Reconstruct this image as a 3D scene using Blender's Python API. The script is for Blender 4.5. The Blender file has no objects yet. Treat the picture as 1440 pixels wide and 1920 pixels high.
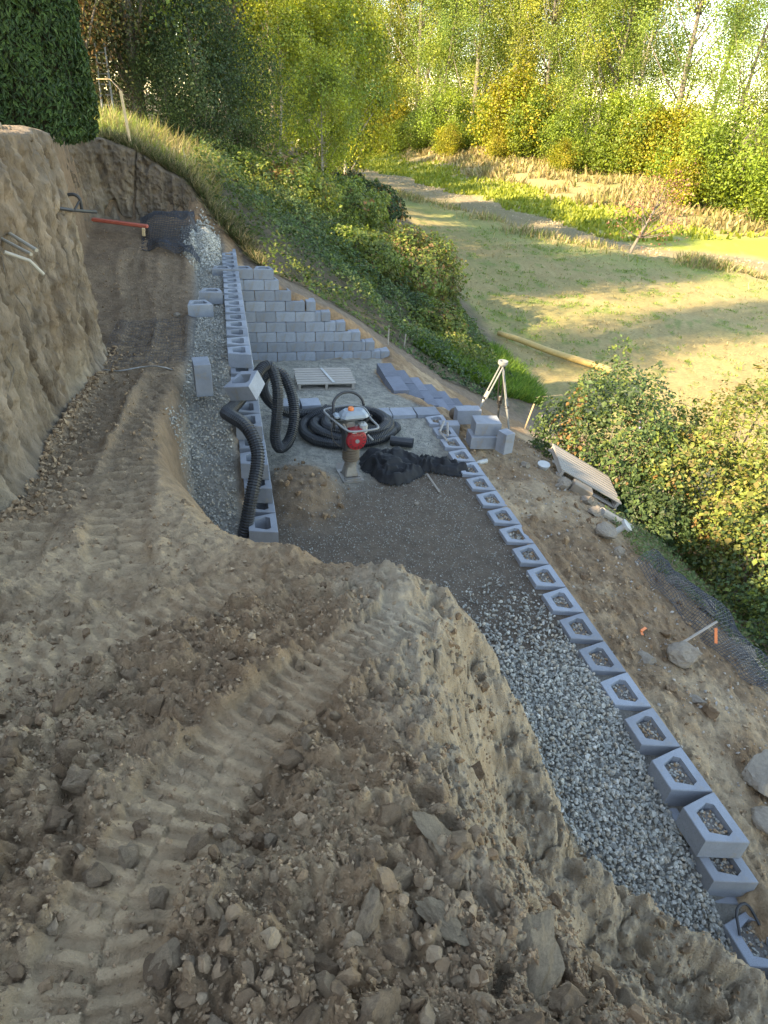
import bpy, bmesh, math, random
import numpy as np
from mathutils import Vector, Matrix

scene = bpy.context.scene
# ------------------------------------------------------------------ camera
CAM_H = 4.1808
PITCH, ROLL, YAW = 0.5626, 0.0662, 0.256
cam_data = bpy.data.cameras.new("camera")
cam_data.sensor_fit = 'VERTICAL'
cam_data.sensor_height = 36.0
cam_data.lens = 1204.457 / 1920 * 36.0
cam_data.clip_start = 0.05
cam_data.clip_end = 3000
camera = bpy.data.objects.new("camera", cam_data)
scene.collection.objects.link(camera)
fw = Vector((math.sin(YAW) * math.cos(PITCH), math.cos(YAW) * math.cos(PITCH), -math.sin(PITCH)))
rt = Vector((math.cos(YAW), -math.sin(YAW), 0))
up = rt.cross(fw)
r2 = rt * math.cos(ROLL) + up * math.sin(ROLL)
u2 = -rt * math.sin(ROLL) + up * math.cos(ROLL)
camera.matrix_world = Matrix(((r2.x, u2.x, -fw.x, 0), (r2.y, u2.y, -fw.y, 0), (r2.z, u2.z, -fw.z, CAM_H), (0, 0, 0, 1)))
scene.camera = camera
scene.render.resolution_x = 768
scene.render.resolution_y = 1024

# ------------------------------------------------------------------ sky and sun
SUN_EL = math.radians(31)
to_sun = Vector((-0.95, -0.31, 0)).normalized() * math.cos(SUN_EL) + Vector((0, 0, math.sin(SUN_EL)))
world = bpy.data.worlds.new("World")
scene.world = world
world.use_nodes = True
wn = world.node_tree
for n in list(wn.nodes):
    wn.nodes.remove(n)
w_out = wn.nodes.new('ShaderNodeOutputWorld')
w_bg = wn.nodes.new('ShaderNodeBackground')
w_sky = wn.nodes.new('ShaderNodeTexSky')
w_sky.sky_type = 'NISHITA'
w_sky.sun_disc = False
w_sky.sun_elevation = SUN_EL
w_sky.sun_rotation = math.atan2(to_sun.x, to_sun.y)
w_sky.air_density = 1.0
w_sky.dust_density = 0.25
w_sky.ozone_density = 1.0
w_bg.inputs['Strength'].default_value = 0.15
wn.links.new(w_sky.outputs[0], w_bg.inputs['Color'])
wn.links.new(w_bg.outputs[0], w_out.inputs['Surface'])
sun_data = bpy.data.lights.new("sun", 'SUN')
sun_data.energy = 3.7
sun_data.angle = math.radians(0.53)
sun_data.color = (1.0, 0.87, 0.66)
sun = bpy.data.objects.new("sun", sun_data)
sun.rotation_euler = to_sun.to_track_quat('Z', 'Y').to_euler()
sun.location = (-30, -10, 40)
scene.collection.objects.link(sun)
scene.view_settings.view_transform = 'Standard'
scene.view_settings.look = 'None'
scene.view_settings.gamma = 1.0
scene.view_settings.exposure = 2.47
scene.view_settings.use_curve_mapping = False
scene.view_settings.use_white_balance = True      # camera balanced for open shade
scene.view_settings.white_balance_temperature = 8300
scene.cycles.max_bounces = 6
scene.cycles.diffuse_bounces = 3
scene.cycles.glossy_bounces = 2
scene.cycles.transmission_bounces = 3
scene.cycles.transparent_max_bounces = 6
scene.cycles.use_denoising = True
# ------------------------------------------------------------------ noise and terrain (numpy)
def _hash(ix, iy, iz):
    h = (ix.astype(np.int64) * 374761393 + iy.astype(np.int64) * 668265263 + iz.astype(np.int64) * 2147483647) & 0xffffffff
    h = ((h ^ (h >> 13)) * 1274126177) & 0xffffffff
    return ((h ^ (h >> 16)) & 0xffff) / 65535.0

def vnoise2(x, y, seed=0):
    x = np.asarray(x, float); y = np.asarray(y, float)
    ix = np.floor(x); iy = np.floor(y)
    fx = x - ix; fy = y - iy
    fx = fx * fx * fx * (fx * (fx * 6 - 15) + 10); fy = fy * fy * fy * (fy * (fy * 6 - 15) + 10)
    s = np.full(ix.shape, seed)
    a = _hash(ix, iy, s); b = _hash(ix + 1, iy, s); c = _hash(ix, iy + 1, s); d = _hash(ix + 1, iy + 1, s)
    return (a + (b - a) * fx + (c - a) * fy + (a - b - c + d) * fx * fy) * 2 - 1

def vnoise3(x, y, z, seed=0):
    iz = np.floor(z); fz = z - iz; fz = fz * fz * (3 - 2 * fz)
    ix = np.floor(x); iy = np.floor(y)
    fx = x - ix; fy = y - iy; fx = fx * fx * (3 - 2 * fx); fy = fy * fy * (3 - 2 * fy)
    def pl(k):
        zz = iz * 57 + k * 57 + seed * 131
        a = _hash(ix, iy, zz); b = _hash(ix + 1, iy, zz); c = _hash(ix, iy + 1, zz); d = _hash(ix + 1, iy + 1, zz)
        return a + (b - a) * fx + (c - a) * fy + (a - b - c + d) * fx * fy
    p0 = pl(0); p1 = pl(1)
    return (p0 + (p1 - p0) * fz) * 2 - 1

def fbm2(x, y, octv=4, seed=0, gain=.5):
    t = 0; a = 1.0; n = 0
    for o in range(octv):
        t = t + a * vnoise2(x * 2 ** o + 17.3 * o, y * 2 ** o - 9.1 * o, seed + o); n += a; a *= gain
    return t / n

def fbm3(x, y, z, octv=4, seed=0, gain=.5):
    t = 0; a = 1.0; n = 0
    for o in range(octv):
        k = 2 ** o
        t = t + a * vnoise3(x * k + 7.7 * o, y * k - 3.3 * o, z * k + 1.9 * o, seed + o); n += a; a *= gain
    return t / n

def lumps2(x, y, seed=0, lo=.22, hi=.62, fill=.8):
    """half buried round lumps, one per cell: height in cell units"""
    ix = np.floor(x); iy = np.floor(y); h = np.zeros(x.shape); s = np.full(x.shape, seed)
    for dx in (-1, 0, 1):
        for dy in (-1, 0, 1):
            cx, cy = ix + dx, iy + dy
            a = _hash(cx, cy, s); b = _hash(cx, cy, s + 1); c = _hash(cx, cy, s + 2); e = _hash(cx, cy, s + 3)
            R = np.where(e < fill, lo + (hi - lo) * c * c, 0)
            d2 = (x - cx - a) ** 2 + (y - cy - b) ** 2 * (1 + .8 * e)
            h = np.maximum(h, np.sqrt(np.clip(R * R - d2, 0, None)) * (.55 + .6 * b))
    return h

def sstep(a, b, x):
    t = np.clip((x - a) / (b - a), 0, 1)
    return t * t * (3 - 2 * t)

def seg_dist(px, py, pts, closed):
    d = np.full(px.shape, 1e9)
    n = len(pts)
    for i in range(n if closed else n - 1):
        ax, ay = pts[i]; bx, by = pts[(i + 1) % n]
        dx, dy = bx - ax, by - ay
        t = np.clip(((px - ax) * dx + (py - ay) * dy) / (dx * dx + dy * dy + 1e-12), 0, 1)
        d = np.minimum(d, (px - ax - t * dx) ** 2 + (py - ay - t * dy) ** 2)
    return np.sqrt(d)

def inside(px, py, pts):
    r = np.zeros(px.shape, bool)
    n = len(pts)
    for i in range(n):
        ax, ay = pts[i]; bx, by = pts[(i + 1) % n]
        if ay == by: continue
        c = ((ay > py) != (by > py)) & (px < (bx - ax) * (py - ay) / (by - ay) + ax)
        r ^= c
    return r

def track_param(px, py, pts):
    """distance to a polyline, signed offset and running length at the foot"""
    best = np.full(px.shape, 1e9); off = np.zeros(px.shape); run = np.zeros(px.shape); acc = 0.
    for i in range(len(pts) - 1):
        ax, ay = pts[i]; bx, by = pts[i + 1]
        dx, dy = bx - ax, by - ay; L = math.hypot(dx, dy)
        t = np.clip(((px - ax) * dx + (py - ay) * dy) / (L * L), 0, 1)
        d = np.hypot(px - ax - t * dx, py - ay - t * dy)
        m = d < best
        best = np.where(m, d, best)
        off = np.where(m, ((px - ax) * dy - (py - ay) * dx) / L, off)
        run = np.where(m, acc + t * L, run)
        acc += L
    return best, off, run, acc

UPPER = [(-4.4, -6), (-4.4, 2.6), (-1.78, 4.3), (-1.75, 4.7), (-1.75, 6.3), (-1.7, 9.2), (-2.75, 10), (-2.75, 16.8), (-2.2, 17.1), (-.9, 16.7), (-.7, 15.5),
         (-.6, 12), (-.62, 9.5), (-.78, 7.2), (-.85, 6.2), (-.8, 5.3), (-.6, 4.5), (-.25, 3.75), (.3, 3.3), (.75, 2.95),
         (.82, 2.7), (.55, 2.1), (.38, 1.5), (.34, 1.0), (.4, .5), (.7, .1), (.8, -6)]
WEDGE = [(-.5, 15.8), (-.48, 9.5), (-.55, 7.2), (-.45, 6.3), (-.32, 5.9), (-.1, 5.9), (-.1, 15.9)]
TERRACE = [(.34, 5.6), (.34, 13.42), (3.25, 13.42), (2.85, 12.4), (2.85, 10.9), (3.25, 9.6), (3.2, 9.2), (3.2, 1.2), (2.9, 1.3), (2.45, 1.65),
           (2.2, 2.1), (2.22, 2.7), (2.18, 3.35), (1.9, 3.9), (1.2, 4.25), (.4, 4.75)]
SITE = [(-4.8, -20), (-4.8, 2.9), (-2.08, 4.7), (-2.05, 9.4), (-3, 10.2), (-3, 17.1), (-2.2, 17.5), (-.8, 17.2), (-.3, 16.75), (.12, 16.45), (.42, 15.9), (.42, 13.8), (3.6, 13.8),
        (3.4, 12.5), (3.4, 9.4), (3.42, 1.5), (3.6, -20)]
BANK_EDGE = [(5, 200), (9, 130), (13.9, 95.8), (17.9, 66.3), (21.3, 55.9), (22.3, 47.2), (26, 40.1), (29.6, 38.4), (31, 32), (45, 18), (80, -10), (160, -70)]
FAR_SIDE = BANK_EDGE + [(400, -70), (400, 500), (5, 500)]
N_ROWS = [
    (-25, [(-40, 4.3), (-1.8, 3.95), (1, 2.4), (2, 1.0), (3.4, -.3), (5, -.9), (7, -2), (9.5, -3), (60, -3.3)]),
    (1.5, [(-40, 4.5), (-2.5, 4.45), (-1.8, 3.95), (1, 2.4), (2, 1.0), (3.4, -.3), (5, -.9), (7, -2), (9.5, -3), (60, -3.3)]),  # plateau raised out of view to keep sun off the foreground
    (3.2, [(-40, 4.2), (-1.8, 3.95), (1, 2.4), (2, 1.0), (3.4, -.12), (4.2, -.35), (5, -.65), (7, -1.9), (9.5, -3), (60, -3.3)]),
    (6.5, [(-40, 4.1), (-1.8, 3.85), (3.4, -.08), (4.2, -.25), (5, -.6), (6.2, -1.3), (8, -2.5), (9.8, -3), (60, -3.3)]),
    (10, [(-40, 4.0), (-1.8, 3.6), (3.4, -.3), (4.2, -.55), (4.8, -.75), (6, -1.45), (8, -2.6), (10, -3), (60, -3.3)]),
    (11.7, [(-40, 3.9), (-1.8, 3.55), (2.8, -.42), (3.4, -.68), (4.2, -1.12), (5, -1.5), (6, -1.85), (8, -2.75), (10, -3), (60, -3.3)]),
    (13.6, [(-40, 3.8), (-2.4, 3.5), (0, 1.3), (.6, 1.15), (.9, 1.12), (1.8, .66), (2.6, .17), (3.4, -.42), (4.8, -1.3), (6.2, -2.1), (8, -2.85), (10, -3), (60, -3.3)]),
    (15.8, [(-40, 3.7), (-2.5, 3.3), (-.9, 2.3), (-.2, 1.35), (.3, 1.1), (.9, .95), (1.8, .55), (3, -.1), (5, -1.25), (7, -2.3), (9, -2.95), (10, -3), (60, -3.3)]),
    (17, [(-40, 3.6), (-2.5, 3.2), (-1.8, 2.98), (-.7, 2.42), (0, 1.75), (1.5, .95), (3, 0), (5, -1.25), (7, -2.4), (9.5, -3), (60, -3.3)]),
    (28, [(-40, 3.6), (-3, 3.0), (0, 2.4), (3, 1.0), (6, -.6), (9, -2.4), (11, -3), (60, -3.3)]),
    (45, [(-40, 3.5), (-3, 3), (2, 2), (6, .5), (10, -1.5), (13.5, -3), (60, -3.3)]),
    (70, [(-40, 3.2), (0, 2.5), (6, 1), (12, -1.5), (16, -3.1), (60, -3.3)]),
    (100, [(-40, 3), (2, 2), (8, 0), (13, -3.1), (60, -3.3)]),
    (500, [(-40, 3), (2, 2), (8, 0), (13, -3.1), (60, -3.3)])]

def natural(x, y):
    ys = [r[0] for r in N_ROWS]
    prof = [np.interp(x, [p[0] for p in r[1]], [p[1] for p in r[1]]) for r in N_ROWS]
    z = prof[0].copy()
    for i in range(len(ys) - 1):
        t = np.clip((y - ys[i]) / (ys[i + 1] - ys[i]), 0, 1)
        m = y >= ys[i]
        z = np.where(m, prof[i] + (prof[i + 1] - prof[i]) * t, z)
    far = inside(x, y, FAR_SIDE)
    d = seg_dist(x, y, BANK_EDGE, False)
    d = np.where(far, d, -d)
    wet = sstep(25, 31, x)
    bed = np.interp(d, [0, 1.5, 4, 6, 9, 11, 14, 20, 34, 45, 60, 90, 200, 400], [-3.2, -3.6, -4.35, -4.55, -4.5, -4.42, -4.35, -3.9, -2.6, -1.8, -1.2, -.6, 0, .5])
    bed = bed - wet * .5 * sstep(3, 5, d) * (1 - sstep(7.5, 9.5, d))
    bed = bed + 2.4 * sstep(15, 30, d) * sstep(75, 125, y)
    z = np.where(d > 0, bed, z)
    return z, d

def z_upper(x, y):
    z = np.interp(y, [-6, 0, 1, 2, 3, 4, 5, 6.3, 8, 9.2, 17], [2.75, 2.45, 2.32, 2.06, 1.76, 1.56, 1.44, 1.32, 1.2, 1.13, 1.12])
    z = z + .5 * sstep(12.5, 16.5, y)
    return z

def z_wedge(x, y):
    return np.interp(y, [5.6, 6.0, 6.5, 6.8, 7.4, 8.1, 8.7, 13.5, 15, 16.5], [.05, .12, .32, .5, .78, .98, 1.1, 1.12, 1.2, 1.45])

def z_terrace(x, y):
    z = np.interp(y, [-1, 1.2, 1.7, 2.0, 2.6, 3.2, 7.5, 9.2, 9.5, 11.3, 12.4, 13.4], [-.8, -.6, -.42, -.28, -.14, -.06, -.05, -.07, -.14, -.36, -.46, -.52])
    # heap of soil against the left wall
    z = z + .2 * np.exp(-(((x - .75) / .42) ** 2 + ((y - 7.1) / .6) ** 2) ** 2)
    return z

SHOULDER = [(1.1, 2.76, 1.58), (1.35, 2.60, 1.22), (1.52, 2.37, .93), (1.57, 2.05, .76), (1.55, 1.69, .68), (1.96, 1.52, .42), (2.37, 1.29, .22), (2.61, 1.09, .14), (2.98, .86, .04), (3.3, .5, -.05)]

def shoulder(px, py):
    best = np.full(px.shape, 1e9); z = np.zeros(px.shape)
    for a, b in zip(SHOULDER[:-1], SHOULDER[1:]):
        dx, dy = b[0] - a[0], b[1] - a[1]
        t = np.clip(((px - a[0]) * dx + (py - a[1]) * dy) / (dx * dx + dy * dy), 0, 1)
        d = np.hypot(px - a[0] - t * dx, py - a[1] - t * dy)
        m = d < best
        best = np.where(m, d, best); z = np.where(m, a[2] + t * (b[2] - a[2]), z)
    return best, z

def terrain_base(x, y):
    zn, d = natural(x, y)
    z = zn.copy()
    m = inside(x, y, SITE)
    xs, ys = x[m], y[m]
    regs = [(UPPER, z_upper), (WEDGE, z_wedge), (TERRACE, z_terrace)]
    wsum = np.zeros(xs.shape); zsum = np.zeros(xs.shape)
    for poly, fn in regs:
        dd = np.where(inside(xs, ys, poly), 0, seg_dist(xs, ys, poly, True))
        w = 1 / (dd ** 2 + 1e-5)
        wsum += w; zsum += w * fn(xs, ys)
    dd, zz = shoulder(xs, ys)
    w = .5 / (dd ** 2 + 1e-4)
    wsum += w; zsum += w * zz
    dd = seg_dist(xs, ys, SITE, True)
    w = 1 / (dd ** 2 + 1e-5)
    z[m] = (zsum + w * zn[m]) / (wsum + w)
    return z, d
# ------------------------------------------------------------------ helpers
rng = np.random.default_rng(11)
random.seed(5)
LINK = scene.collection.objects.link

def tag(o, label=None, cat=None, group=None, kind=None):
    if label: o["label"] = label
    if cat: o["category"] = cat
    if group: o["group"] = group
    if kind: o["kind"] = kind
    return o

def empty(name, loc=(0, 0, 0), rot=(0, 0, 0)):
    o = bpy.data.objects.new(name, None)
    o.empty_display_size = .2
    o.location = loc; o.rotation_euler = rot
    LINK(o)
    return o

def place(name, mesh, mat=None, parent=None, loc=(0, 0, 0), rot=(0, 0, 0), scale=None):
    if mat is not None and len(mesh.materials) == 0:
        mesh.materials.append(mat)
    o = bpy.data.objects.new(name, mesh)
    o.location = loc; o.rotation_euler = rot
    if scale is not None: o.scale = scale if hasattr(scale, '__len__') else (scale,) * 3
    if parent is not None: o.parent = parent
    LINK(o)
    return o

def raw_mesh(name, V, F, col=None, smooth=False):
    """V (n,3); F (m,3) or (m,4) integer array; col (n,3) optional"""
    V = np.asarray(V, np.float32); F = np.asarray(F, np.int32)
    me = bpy.data.meshes.new(name)
    m, k = F.shape
    me.vertices.add(len(V)); me.vertices.foreach_set('co', V.ravel())
    me.loops.add(m * k); me.loops.foreach_set('vertex_index', F.ravel())
    me.polygons.add(m)
    me.polygons.foreach_set('loop_start', np.arange(0, m * k, k, dtype=np.int32))
    me.polygons.foreach_set('use_smooth', np.full(m, smooth))
    me.update(calc_edges=True)
    me.validate()
    if col is not None:
        a = me.color_attributes.new('Col', 'FLOAT_COLOR', 'POINT')
        c = np.ones((len(V), 4), np.float32); c[:, :3] = col
        a.data.foreach_set('color', c.ravel())
    return me

class MB:
    """collects simple solids into one mesh"""
    def __init__(s): s.v = []; s.f = []
    def add(s, V, F):
        b = len(s.v); s.v += [tuple(p) for p in V]; s.f += [tuple(b + i for i in f) for f in F]; return s
    def box(s, c, d, rot=(0, 0, 0), taper=1.0, bev=0.0):
        R = Matrix.Identity(3)
        if any(rot):
            from mathutils import Euler
            R = Euler(rot).to_matrix()
        c = Vector(c)
        if bev:
            x, y, z = d[0] / 2, d[1] / 2, d[2] / 2; b = bev
            V = []; F = []
            rings = [(-z, -b), (-z + b, 0), (z - b, 0), (z, -b)]
            for zz, e in rings:
                k = taper if zz > 0 else 1
                X, Y = (x + e) * k, (y + e) * k
                q = b + e if e == 0 else b
                V += [(-X + b, -Y, zz), (X - b, -Y, zz), (X, -Y + b, zz), (X, Y - b, zz), (X - b, Y, zz), (-X + b, Y, zz), (-X, Y - b, zz), (-X, -Y + b, zz)]
            for r in range(3):
                for i in range(8):
                    j = (i + 1) % 8
                    F.append((r * 8 + i, r * 8 + j, r * 8 + 8 + j, r * 8 + 8 + i))
            F.append(tuple(range(7, -1, -1))); F.append(tuple(range(24, 32)))
        else:
            x, y, z = d[0] / 2, d[1] / 2, d[2] / 2; t = taper
            V = [(-x, -y, -z), (x, -y, -z), (x, y, -z), (-x, y, -z), (-x * t, -y * t, z), (x * t, -y * t, z), (x * t, y * t, z), (-x * t, y * t, z)]
            F = [(3, 2, 1, 0), (4, 5, 6, 7), (0, 1, 5, 4), (1, 2, 6, 5), (2, 3, 7, 6), (3, 0, 4, 7)]
        s.add([c + R @ Vector(p) for p in V], F); return s
    def tube(s, pts, r, n=8, cap=True, closed=False):
        pts = [Vector(p) for p in pts]
        rr = r if hasattr(r, '__len__') else [r] * len(pts)
        V = []; N = len(pts); ref = None
        for i, p in enumerate(pts):
            if closed: t = pts[(i + 1) % N] - pts[i - 1]
            else: t = pts[min(i + 1, N - 1)] - pts[max(i - 1, 0)]
            t.normalize()
            if ref is None:
                ref = Vector((0, 0, 1)) if abs(t.z) < .9 else Vector((1, 0, 0))
            a = t.cross(ref); a.normalize(); b = a.cross(t); b.normalize(); ref = b
            for k in range(n):
                w = 2 * math.pi * k / n
                V.append(p + (a * math.cos(w) + b * math.sin(w)) * rr[i])
        F = []
        for i in range(N if closed else N - 1):
            for k in range(n):
                q = (k + 1) % n; j = (i + 1) % N
                F.append((i * n + k, j * n + k, j * n + q, i * n + q))
        if cap and not closed:
            F.append(tuple(range(n))); F.append(tuple(range((N - 1) * n + n - 1, (N - 1) * n - 1, -1)))
        s.add(V, F); return s
    def lathe(s, prof, n=20, c=(0, 0, 0), axis='Z', capped=True):
        V = []; F = []
        for r, h in prof:
            for k in range(n):
                w = 2 * math.pi * k / n
                x, y = r * math.cos(w), r * math.sin(w)
                p = (x, y, h) if axis == 'Z' else ((x, -h, y) if axis == 'Y' else (h, x, y))
                V.append((c[0] + p[0], c[1] + p[1], c[2] + p[2]))
        for i in range(len(prof) - 1):
            for k in range(n):
                q = (k + 1) % n
                F.append((i * n + k, i * n + q, i * n + n + q, i * n + n + k))
        if capped:
            F.append(tuple(range(n - 1, -1, -1))); F.append(tuple(range((len(prof) - 1) * n, len(prof) * n)))
        s.add(V, F); return s
    def mesh(s, name, smooth=False):
        me = bpy.data.meshes.new(name)
        me.from_pydata([tuple(p) for p in s.v], [], s.f)
        bm = bmesh.new(); bm.from_mesh(me); bmesh.ops.recalc_face_normals(bm, faces=bm.faces); bm.to_mesh(me); bm.free()
        if smooth:
            me.polygons.foreach_set('use_smooth', np.full(len(me.polygons), True))
        me.update()
        return me
    def build(s, name, mat, parent=None, loc=(0, 0, 0), rot=(0, 0, 0), smooth=False):
        return place(name, s.mesh(name, smooth), mat, parent, loc, rot)

def catmull(pts, step=.02):
    P = [np.array(p, float) for p in pts]
    P = [2 * P[0] - P[1]] + P + [2 * P[-1] - P[-2]]
    out = []
    for i in range(1, len(P) - 2):
        n = max(2, int(np.linalg.norm(P[i + 1] - P[i]) / (step * .25)))
        for k in range(n):
            t = k / n
            out.append(.5 * ((2 * P[i]) + (-P[i - 1] + P[i + 1]) * t + (2 * P[i - 1] - 5 * P[i] + 4 * P[i + 1] - P[i + 2]) * t * t + (-P[i - 1] + 3 * P[i] - 3 * P[i + 1] + P[i + 2]) * t ** 3))
    out.append(P[-2]); out = np.array(out)
    L = np.concatenate([[0], np.cumsum(np.linalg.norm(np.diff(out, axis=0), axis=1))])
    s = np.arange(0, L[-1], step)
    return np.stack([np.interp(s, L, out[:, k]) for k in range(3)], 1)

# ------------------------------------------------------------------ materials
def new_mat(name):
    m = bpy.data.materials.new(name); m.use_nodes = True
    nt = m.node_tree
    for n in list(nt.nodes): nt.nodes.remove(n)
    out = nt.nodes.new('ShaderNodeOutputMaterial')
    return m, nt, out

def nd(nt, typ, **kw):
    n = nt.nodes.new(typ)
    for k, v in kw.items():
        if k in n.inputs: n.inputs[k].default_value = v
        else: setattr(n, k, v)
    return n

def mixcol(nt, a, b, fac, mode='MIX'):
    n = nt.nodes.new('ShaderNodeMix'); n.data_type = 'RGBA'; n.blend_type = mode
    for sock, v in ((n.inputs[6], a), (n.inputs[7], b), (n.inputs[0], fac)):
        if hasattr(v, 'links'): nt.links.new(v, sock)
        elif hasattr(v, '__len__'): sock.default_value = (*v, 1) if len(v) == 3 else v
        else: sock.default_value = v
    return n.outputs[2]

def ramp(nt, src, p0, p1):
    r = nt.nodes.new('ShaderNodeMapRange'); r.inputs[1].default_value = p0; r.inputs[2].default_value = p1
    nt.links.new(src, r.inputs[0]); return r.outputs[0]

def surface(name, base, alt=None, scale=6., rough=.85, bump=.3, bump_scale=60., dist=.01, speck=None, speck_scale=120., attr=False, metal=0., stretch=None, objcol=False, dirt=None):
    """Principled material: two tones mixed by noise, optional speckle, dirt blotches and bump"""
    m, nt, out = new_mat(name)
    bs = nd(nt, 'ShaderNodeBsdfPrincipled'); bs.inputs['Roughness'].default_value = rough; bs.inputs['Metallic'].default_value = metal
    nt.links.new(bs.outputs[0], out.inputs[0])
    tc = nd(nt, 'ShaderNodeTexCoord'); co = tc.outputs['Object']
    if stretch:
        mp = nd(nt, 'ShaderNodeMapping'); mp.inputs['Scale'].default_value = stretch
        nt.links.new(co, mp.inputs[0]); co = mp.outputs[0]
    nz = nd(nt, 'ShaderNodeTexNoise', Scale=scale, Detail=6., Roughness=.62); nt.links.new(co, nz.inputs['Vector'])
    if attr:
        at = nd(nt, 'ShaderNodeVertexColor', layer_name='Col'); c0 = at.outputs[0]
        c = mixcol(nt, c0, alt if alt else (.5, .5, .5), 0.0)
        v = ramp(nt, nz.outputs[0], .25, .75)
        hs = nd(nt, 'ShaderNodeHueSaturation'); nt.links.new(c0, hs.inputs['Color'])
        mr = nd(nt, 'ShaderNodeMapRange'); mr.inputs[3].default_value = .68; mr.inputs[4].default_value = 1.3
        nt.links.new(v, mr.inputs[0]); nt.links.new(mr.outputs[0], hs.inputs['Value']); c = hs.outputs[0]
    else:
        c = mixcol(nt, base, alt if alt else tuple(x * .8 for x in base), ramp(nt, nz.outputs[0], .32, .68))
    if objcol:
        oi = nd(nt, 'ShaderNodeObjectInfo'); c = mixcol(nt, c, oi.outputs['Color'], 1.0, 'MULTIPLY')
    if speck:
        sp = nd(nt, 'ShaderNodeTexNoise', Scale=speck_scale, Detail=2., Roughness=.6); nt.links.new(co, sp.inputs['Vector'])
        c = mixcol(nt, c, speck, ramp(nt, sp.outputs[0], .54, .66))
    if dirt:
        dn = nd(nt, 'ShaderNodeTexNoise', Scale=dirt[1], Detail=5., Roughness=.7); nt.links.new(co, dn.inputs['Vector'])
        c = mixcol(nt, c, dirt[0], ramp(nt, dn.outputs[0], dirt[2], dirt[2] + .18))
    nt.links.new(c, bs.inputs['Base Color'])
    if bump:
        bn = nd(nt, 'ShaderNodeTexNoise', Scale=bump_scale, Detail=8., Roughness=.65); nt.links.new(co, bn.inputs['Vector'])
        bp = nd(nt, 'ShaderNodeBump', Strength=bump, Distance=dist); nt.links.new(bn.outputs[0], bp.inputs['Height']); nt.links.new(bp.outputs[0], bs.inputs['Normal'])
    return m

def leaf_mat(name, trans=.35, rough=.5):
    m, nt, out = new_mat(name)
    at = nd(nt, 'ShaderNodeVertexColor', layer_name='Col'); oi = nd(nt, 'ShaderNodeObjectInfo')
    c = mixcol(nt, at.outputs[0], oi.outputs['Color'], 1.0, 'MULTIPLY')
    df = nd(nt, 'ShaderNodeBsdfPrincipled'); df.inputs['Roughness'].default_value = rough; df.inputs['Specular IOR Level'].default_value = .35
    nt.links.new(c, df.inputs['Base Color'])
    tr = nd(nt, 'ShaderNodeBsdfTranslucent')
    hs = nd(nt, 'ShaderNodeHueSaturation', Saturation=1.1, Value=1.25); nt.links.new(c, hs.inputs['Color']); nt.links.new(hs.outputs[0], tr.inputs[0])
    mx = nd(nt, 'ShaderNodeMixShader'); mx.inputs[0].default_value = trans
    nt.links.new(df.outputs[0], mx.inputs[1]); nt.links.new(tr.outputs[0], mx.inputs[2]); nt.links.new(mx.outputs[0], out.inputs[0])
    return m

def attr_mat(name, rough=.9, bump=.25, bump_scale=80., dist=.004, nscale=30.):
    return surface(name, (.3, .3, .3), scale=nscale, rough=rough, bump=bump, bump_scale=bump_scale, dist=dist, attr=True)

M = {}
M['ground'] = surface('earth', (.2, .15, .1), scale=9., rough=.95, bump=1.0, bump_scale=30., dist=.045, attr=True)
M['bank'] = surface('cut_soil', (.3, .235, .165), scale=7., rough=.95, bump=1.0, bump_scale=11., dist=.09, attr=True, stretch=(1, 1, .45))
M['block'] = surface('split_concrete', (.275, .297, .325), (.19, .206, .23), scale=4., rough=.9, bump=.5, bump_scale=170., dist=.003, speck=(.17, .182, .205), speck_scale=160., objcol=True, dirt=((.25, .205, .15), 5., .575))
M['dark_block'] = surface('dark_concrete', (.14, .155, .19), (.1, .11, .135), scale=4., rough=.8, bump=.4, bump_scale=150., dist=.003, speck=(.18, .2, .23), speck_scale=150., objcol=True)  # darker, bluer concrete than the wall blocks
M['stone'] = attr_mat('crushed_stone', .8, .35, 70., .004, 22.)
M['clod'] = attr_mat('soil_lump', .96, .9, 55., .012, 14.)
M['rock'] = surface('field_rock', (.185, .15, .112), (.25, .208, .158), scale=7., rough=.85, bump=.7, bump_scale=28., dist=.012, speck=(.22, .19, .16), speck_scale=40.)
M['hose'] = surface('black_corrugated_plastic', (.014, .0165, .02), (.024, .027, .031), scale=9., rough=.45, bump=.05, bump_scale=40., dirt=((.16, .14, .115), 6., .6))
M['wood'] = surface('weathered_pine', (.36, .32, .27), (.26, .235, .205), scale=5., rough=.85, bump=.5, bump_scale=30., dist=.004, stretch=(.6, 9, 9), dirt=((.2, .165, .12), 9., .6))
M['stake'] = surface('stake_pine', (.5, .38, .22), (.42, .3, .17), scale=8., rough=.8, bump=.3, bump_scale=40., dist=.003)
M['fabric'] = surface('black_geotextile', (.004, .0045, .0055), (.009, .0095, .011), scale=7., rough=.8, bump=.25, bump_scale=220., dist=.002, dirt=((.07, .06, .05), 5., .62))
M['steel'] = surface('bare_steel', (.27, .255, .23), (.18, .165, .145), scale=9., rough=.5, bump=.15, bump_scale=60., dist=.002, metal=.4, dirt=((.25, .2, .15), 9., .5))
M['pale_tube'] = surface('grey_enamel', (.24, .245, .24), (.18, .185, .18), scale=12., rough=.45, bump=0)
M['tank'] = surface('tank_plastic', (.25, .29, .32), (.2, .235, .26), scale=8., rough=.45, bump=.1, bump_scale=40., dirt=((.2, .17, .14), 12., .62))
M['red'] = surface('red_shroud', (.33, .018, .028), (.24, .014, .02), scale=10., rough=.4, bump=.1, bump_scale=40., dirt=((.2, .14, .11), 12., .66))
M['white_plastic'] = surface('white_plastic', (.42, .42, .4), (.34, .34, .32), scale=10., rough=.45, bump=0, dirt=((.3, .25, .2), 8., .64))
M['bellows'] = surface('dusty_rubber', (.12, .09, .062), (.08, .06, .042), scale=10., rough=.8, bump=.2, bump_scale=50., dist=.003)
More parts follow.
